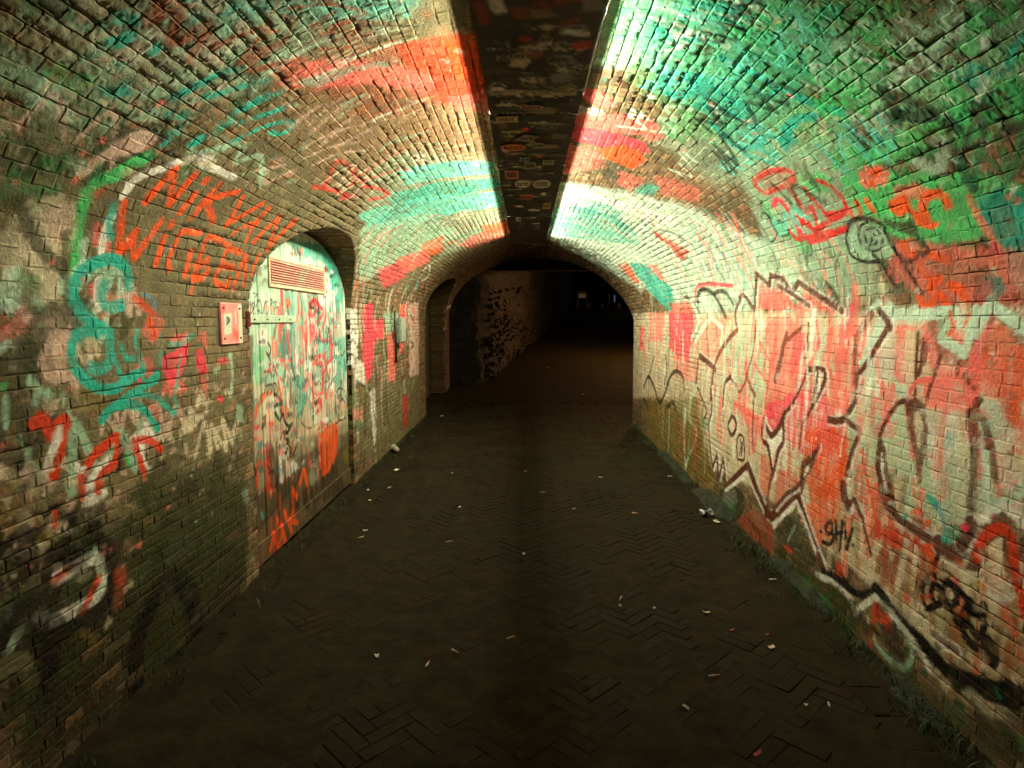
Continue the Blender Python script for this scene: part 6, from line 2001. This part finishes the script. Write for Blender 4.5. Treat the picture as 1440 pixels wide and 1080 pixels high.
for k, (x, y, ang, fl, lab) in enumerate((
    (1087, 815, 0.1, False, "white cigarette butt at the foot of the orange-brown patch of wall"), (942, 669, 0.2, False, "white cigarette butt on the right gutter bricks"),
    (601, 937, 1.4, True, "cigarette butt with tan filter on the near pavers left of middle"), (640, 919, -0.8, True, "cigarette butt lying aslant left of the middle of the near pavers"),
    (718, 900, 0.6, True, "cigarette butt on the pavers near the middle of the foreground"), (739, 664, 0.9, True, "cigarette butt in the middle of the far floor"),
    (845, 672, -0.5, True, "cigarette butt on the far floor toward the right gutter"), (632, 763, 0.5, True, "cigarette butt left of the lone cream scrap in the middle"),
    (893, 722, -0.3, True, "cigarette butt on the floor level with the crumpled can"), (508, 755, 0.9, True, "cigarette butt by the gutter under the door's far end"),
    (873, 843, 1.2, True, "cigarette butt above the herringbone ridge at right"), (1004, 951, 0.2, True, "cigarette butt in the right foreground below the torn cream scrap"),
    (548, 686, 0.9, True, "cigarette butt between door and middle of the floor"), (763, 694, 0.1, True, "cigarette butt just right of the floor's middle line, mid distance"))):
    butt(x, y, lab, k, ang, fl)
# crumpled can
q = floor_at(np.array([993.0]), np.array([724.0]))[0]
V = []; F = []; n, m = 18, 14
for i in range(m + 1):
    t = i / m
    r0 = 0.033 * (0.8 if i in (0, m) else 1.0) * (1 - 0.28 * math.exp(-((t - 0.45) / 0.16) ** 2))
    for k in range(n):
        a = 2 * math.pi * k / n
        r1 = r0 * (1 + 0.18 * math.sin(3 * a + 5 * t) + 0.10 * math.sin(5 * a - 9 * t))
        V.append(((t - 0.5) * 0.11, math.cos(a) * r1, math.sin(a) * r1 * 0.75 + 0.006 * math.sin(7 * t)))
for i in range(m):
    for k in range(n): F.append((i * n + k, i * n + (k + 1) % n, (i + 1) * n + (k + 1) % n, (i + 1) * n + k))
F.append(tuple(range(n))[::-1]); F.append(tuple(m * n + k for k in range(n)))
can = tag(empty("crumpled_can", (q[0], q[1], ground_z1(q[0], q[1]) + 0.026), 0.4), "crumpled silver drinks can lying below the round green patch on the right wall", "can")
MB().add(V, F).build("can_body", M_ALU, can, False, None, (0.3, 0.05, 0))
MB().tube([(0.055, 0, 0.0), (0.0575, 0, 0.0)], 0.022, 14).build("can_lid", M_ALU, can, False, None, (0.3, 0.05, 0))
# paper cup lying at the left wall
q = floor_at(np.array([556.0]), np.array([634.0]))[0]
cup = tag(empty("paper_cup", (q[0], q[1], ground_z1(q[0], q[1]) + 0.04), 2.2), "cream paper cup lying on its side at the left wall beyond the door", "cup")
pts = [(-0.055, 0, -0.004), (0.055, 0, 0.004)]
MB().tube(pts, [0.030, 0.041], 16, False).tube([(-0.0545, 0, -0.004), (-0.053, 0, -0.004)], 0.029, 16).build("cup_wall", M_PAPER, cup, True)
MB().tube([(0.055, 0, 0.004), (0.060, 0, 0.0042), (0.0605, 0, 0.0042), (0.0555, 0, 0.004)], [0.0415, 0.0425, 0.040, 0.0395], 16, False).build("cup_rim", M_PAPER, cup, True)
MB().tube([(-0.01, 0, 0), (0.012, 0, 0.001)], [0.0362, 0.0382], 16, False).build("cup_band", noise_mat("olive_print", (96, 92, 50), (120, 116, 70), 30), cup, True)

# ================================================================== the unlit passage beyond
far = tag(empty("far_passage", (1.0, 25, 0)), "dark unlit brick passage bending right beyond the lit vault", "passage")
fl = np.array(far.location)
lw = spline(np.array([(-1.95, 14.3), (-0.9, 14.6), (-0.55, 17.5), (0.2, 22), (1.3, 30), (2.6, 40), (3.6, 47)]), 8)
rw = spline(np.array([(1.95, 9.9), (2.9, 11.5), (3.7, 15), (4.6, 22), (5.9, 30), (7.2, 40), (8.2, 47)]), 8)
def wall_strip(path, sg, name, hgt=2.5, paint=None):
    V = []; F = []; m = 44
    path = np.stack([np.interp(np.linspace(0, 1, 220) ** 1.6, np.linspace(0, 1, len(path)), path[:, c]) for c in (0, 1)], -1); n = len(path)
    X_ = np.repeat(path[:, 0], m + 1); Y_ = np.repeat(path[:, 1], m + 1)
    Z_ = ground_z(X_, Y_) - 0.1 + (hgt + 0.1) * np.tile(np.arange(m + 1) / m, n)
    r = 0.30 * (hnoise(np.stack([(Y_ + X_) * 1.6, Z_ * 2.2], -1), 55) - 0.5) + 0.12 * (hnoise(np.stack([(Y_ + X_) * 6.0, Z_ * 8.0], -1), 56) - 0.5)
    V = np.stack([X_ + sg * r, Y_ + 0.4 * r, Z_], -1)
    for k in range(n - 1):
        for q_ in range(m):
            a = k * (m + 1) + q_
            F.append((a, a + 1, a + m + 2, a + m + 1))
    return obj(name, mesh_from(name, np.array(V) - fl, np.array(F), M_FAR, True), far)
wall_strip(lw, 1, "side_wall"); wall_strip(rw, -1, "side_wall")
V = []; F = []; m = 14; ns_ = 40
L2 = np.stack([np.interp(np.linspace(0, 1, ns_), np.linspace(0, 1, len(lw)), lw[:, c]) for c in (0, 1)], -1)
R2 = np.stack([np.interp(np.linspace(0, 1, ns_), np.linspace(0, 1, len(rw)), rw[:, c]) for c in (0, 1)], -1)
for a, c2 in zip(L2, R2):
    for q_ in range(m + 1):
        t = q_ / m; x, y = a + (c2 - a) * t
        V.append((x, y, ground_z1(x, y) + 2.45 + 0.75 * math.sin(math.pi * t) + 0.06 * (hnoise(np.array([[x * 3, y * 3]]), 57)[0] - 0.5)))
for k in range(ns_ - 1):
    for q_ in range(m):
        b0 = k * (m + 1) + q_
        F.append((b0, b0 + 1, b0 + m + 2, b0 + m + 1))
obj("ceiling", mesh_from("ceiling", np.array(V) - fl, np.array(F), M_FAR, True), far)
# wall over the far arch between the two vaults
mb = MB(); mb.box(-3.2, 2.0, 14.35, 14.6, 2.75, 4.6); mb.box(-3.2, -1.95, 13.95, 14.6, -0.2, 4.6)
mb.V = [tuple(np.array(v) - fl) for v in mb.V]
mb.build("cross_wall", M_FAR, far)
# floor of the passage rising away
V = []; F = []
Yp, Xp = [g_.ravel() for g_ in np.meshgrid(np.linspace(9.6, 49, 160), np.linspace(-2.4, 9.5, 40), indexing='ij')]
V = np.stack([Xp, Yp, ground_z(Xp, Yp) - 0.012], -1)
for k in range(159):
    for q_ in range(39):
        a = k * 40 + q_
        F.append((a, a + 1, a + 41, a + 40))
tag(obj("path", mesh_from("path", np.array(V), np.array(F), M_DIRT, True)), kind="structure")
# pale boards standing along the left side of the passage
def far_at(px, py, y):
    d = pxdir(px, py); t = y / d[1]
    return np.array([d[0] * t, y, EYE + d[2] * t])
def far_box(root, px0, py0, px1, py1, y, th, name, mat):
    a = far_at(px0, py1, y); c2 = far_at(px1, py0, y); l = np.array(root.location)
    return MB().box(a[0] - l[0], c2[0] - l[0], y - l[1], y - l[1] + th, a[2] - l[2], c2[2] - l[2], 0.004).build(name, mat, root)
# rough courses of brick standing proud of the passage wall
M_FB = noise_mat("rough_far_brick", (26, 22, 15), (60, 50, 33), 5, 0.85, 0, 0.7, 0.02)
fbm_ = [MB().box(-0.11, 0.11, -0.05, 0.05, -0.028, 0.028, 0.006) for _ in range(1)][0]
fme = mesh_from("brick", fbm_.V, fbm_.F, M_FB, False)
r5 = random.Random(9); cnt = 0
seg = np.array([p_ for p_ in lw if 14.62 < p_[1] < 24.0]); tt = np.linspace(0, len(seg) - 1.01, 60)
for row in range(34):
    for t_ in tt:
        if r5.random() < 0.15 and cnt < 290:
            i_ = int(t_); f_ = t_ - i_; a_ = seg[i_] * (1 - f_) + seg[i_ + 1] * f_; d_ = seg[i_ + 1] - seg[i_]
            o = obj("brick", fme, far)
            o.location = (a_[0] + r5.uniform(-0.02, 0.07) - fl[0], a_[1] - fl[1], ground_z1(a_[0], a_[1]) + 0.05 + row * 0.068)
            o.rotation_euler = (r5.uniform(-0.1, 0.1), r5.uniform(-0.1, 0.1), math.atan2(d_[1], d_[0]) + r5.uniform(-0.1, 0.1)); cnt += 1
# small lit things at the far end of the passage
M_SHOP = emit_mat("far_lamp_glow", (1.0, 0.45, 0.18), 0.03); M_BLUE = emit_mat("blue_lamp_glow", (0.35, 0.45, 1.0), 0.08)
M_FW = noise_mat("far_pale_paint", (120, 96, 60), (150, 130, 92), 3, 0.7)
YF = 43.5
ff = tag(empty("far_kiosk", far_at(817, 434, YF)), "tiny orange-lit doorway at the far end of the dark passage", "doorway")
for a in ((811, 410, 814, 434), (824, 412, 826, 434), (814, 409, 824, 412)): far_box(ff, *a, YF, 0.3, "door_frame", M_FW)
far_box(ff, 814.2, 413, 823.8, 419, YF + 0.1, 0.05, "lit_sign", M_SHOP)
po = tag(empty("far_post", far_at(857, 434, YF)), "slim pale post at the far end of the passage", "post")
far_box(po, 856, 415, 858, 434, YF, 0.1, "post_shaft", M_FW); far_box(po, 855.5, 413.6, 858.5, 415, YF - 0.02, 0.14, "post_cap", M_FW)
bl_ = tag(empty("far_lamp", far_at(864, 434, YF)), "small blue lamp on a stand at the far end of the passage", "lamp")
far_box(bl_, 863.6, 424, 864.8, 434, YF, 0.08, "stand", M_FW); far_box(bl_, 863.2, 415, 865.4, 424, YF, 0.1, "lamp_tube", M_BLUE)
for k, (px_, lab) in enumerate(((829, "leftmost pale bollard at the far end of the passage"), (847, "pale bollard just left of the slim far post"), (871, "rightmost pale bollard at the far end of the passage"))):
    bo_ = tag(empty("bollard", far_at(px_, 434, YF)), lab, "bollard", "bollards at the far end")
    far_box(bo_, px_ - 1.5, 428, px_ + 1.5, 434, YF, 0.15, "bollard_shaft", M_FW); far_box(bo_, px_ - 1.9, 426.8, px_ + 1.9, 428, YF - 0.02, 0.19, "bollard_cap", M_FW)
mb = MB(); mb.box(0.5, 10.5, 47.05, 47.3, 2.0, 9.0)
ew = mb.build("far_wall", noise_mat("night_facade", (12, 12, 12), (26, 24, 20), 1.5, 0.9)); tag(ew, "black wall closing the far end of the passage", "wall")

# assumed lamp, unseen round the corner, put in for the light on the far floor
wl = tag(empty("unseen_lamp", (4.0, 18.0, 2.6)), "assumed warm lamp, unseen round the corner of the dark passage", "lamp")
MB().box(0.05, 0.12, -0.12, 0.12, -0.10, 0.10, 0.01).build("lamp_housing", M_METAL, wl)
MB().box(-0.03, 0.049, -0.10, 0.10, -0.08, 0.08, 0.02).build("lamp_glass", emit_mat("warm_lamp_glass", (1.0, 0.50, 0.18), 1500.0), wl)

w2 = tag(empty("unseen_lamp", (7.05, 40.5, 4.4)), "added cool lamp, unseen, lighting the far end of the dark passage", "lamp")  # second unseen lamp, added to brighten the things at the far end
MB().box(0.05, 0.12, -0.12, 0.12, -0.10, 0.10, 0.01).build("lamp_housing", M_METAL, w2)
MB().box(-0.03, 0.049, -0.10, 0.10, -0.08, 0.08, 0.02).build("lamp_glass", emit_mat("cool_lamp_glass", (1.0, 0.85, 0.62), 60.0), w2)
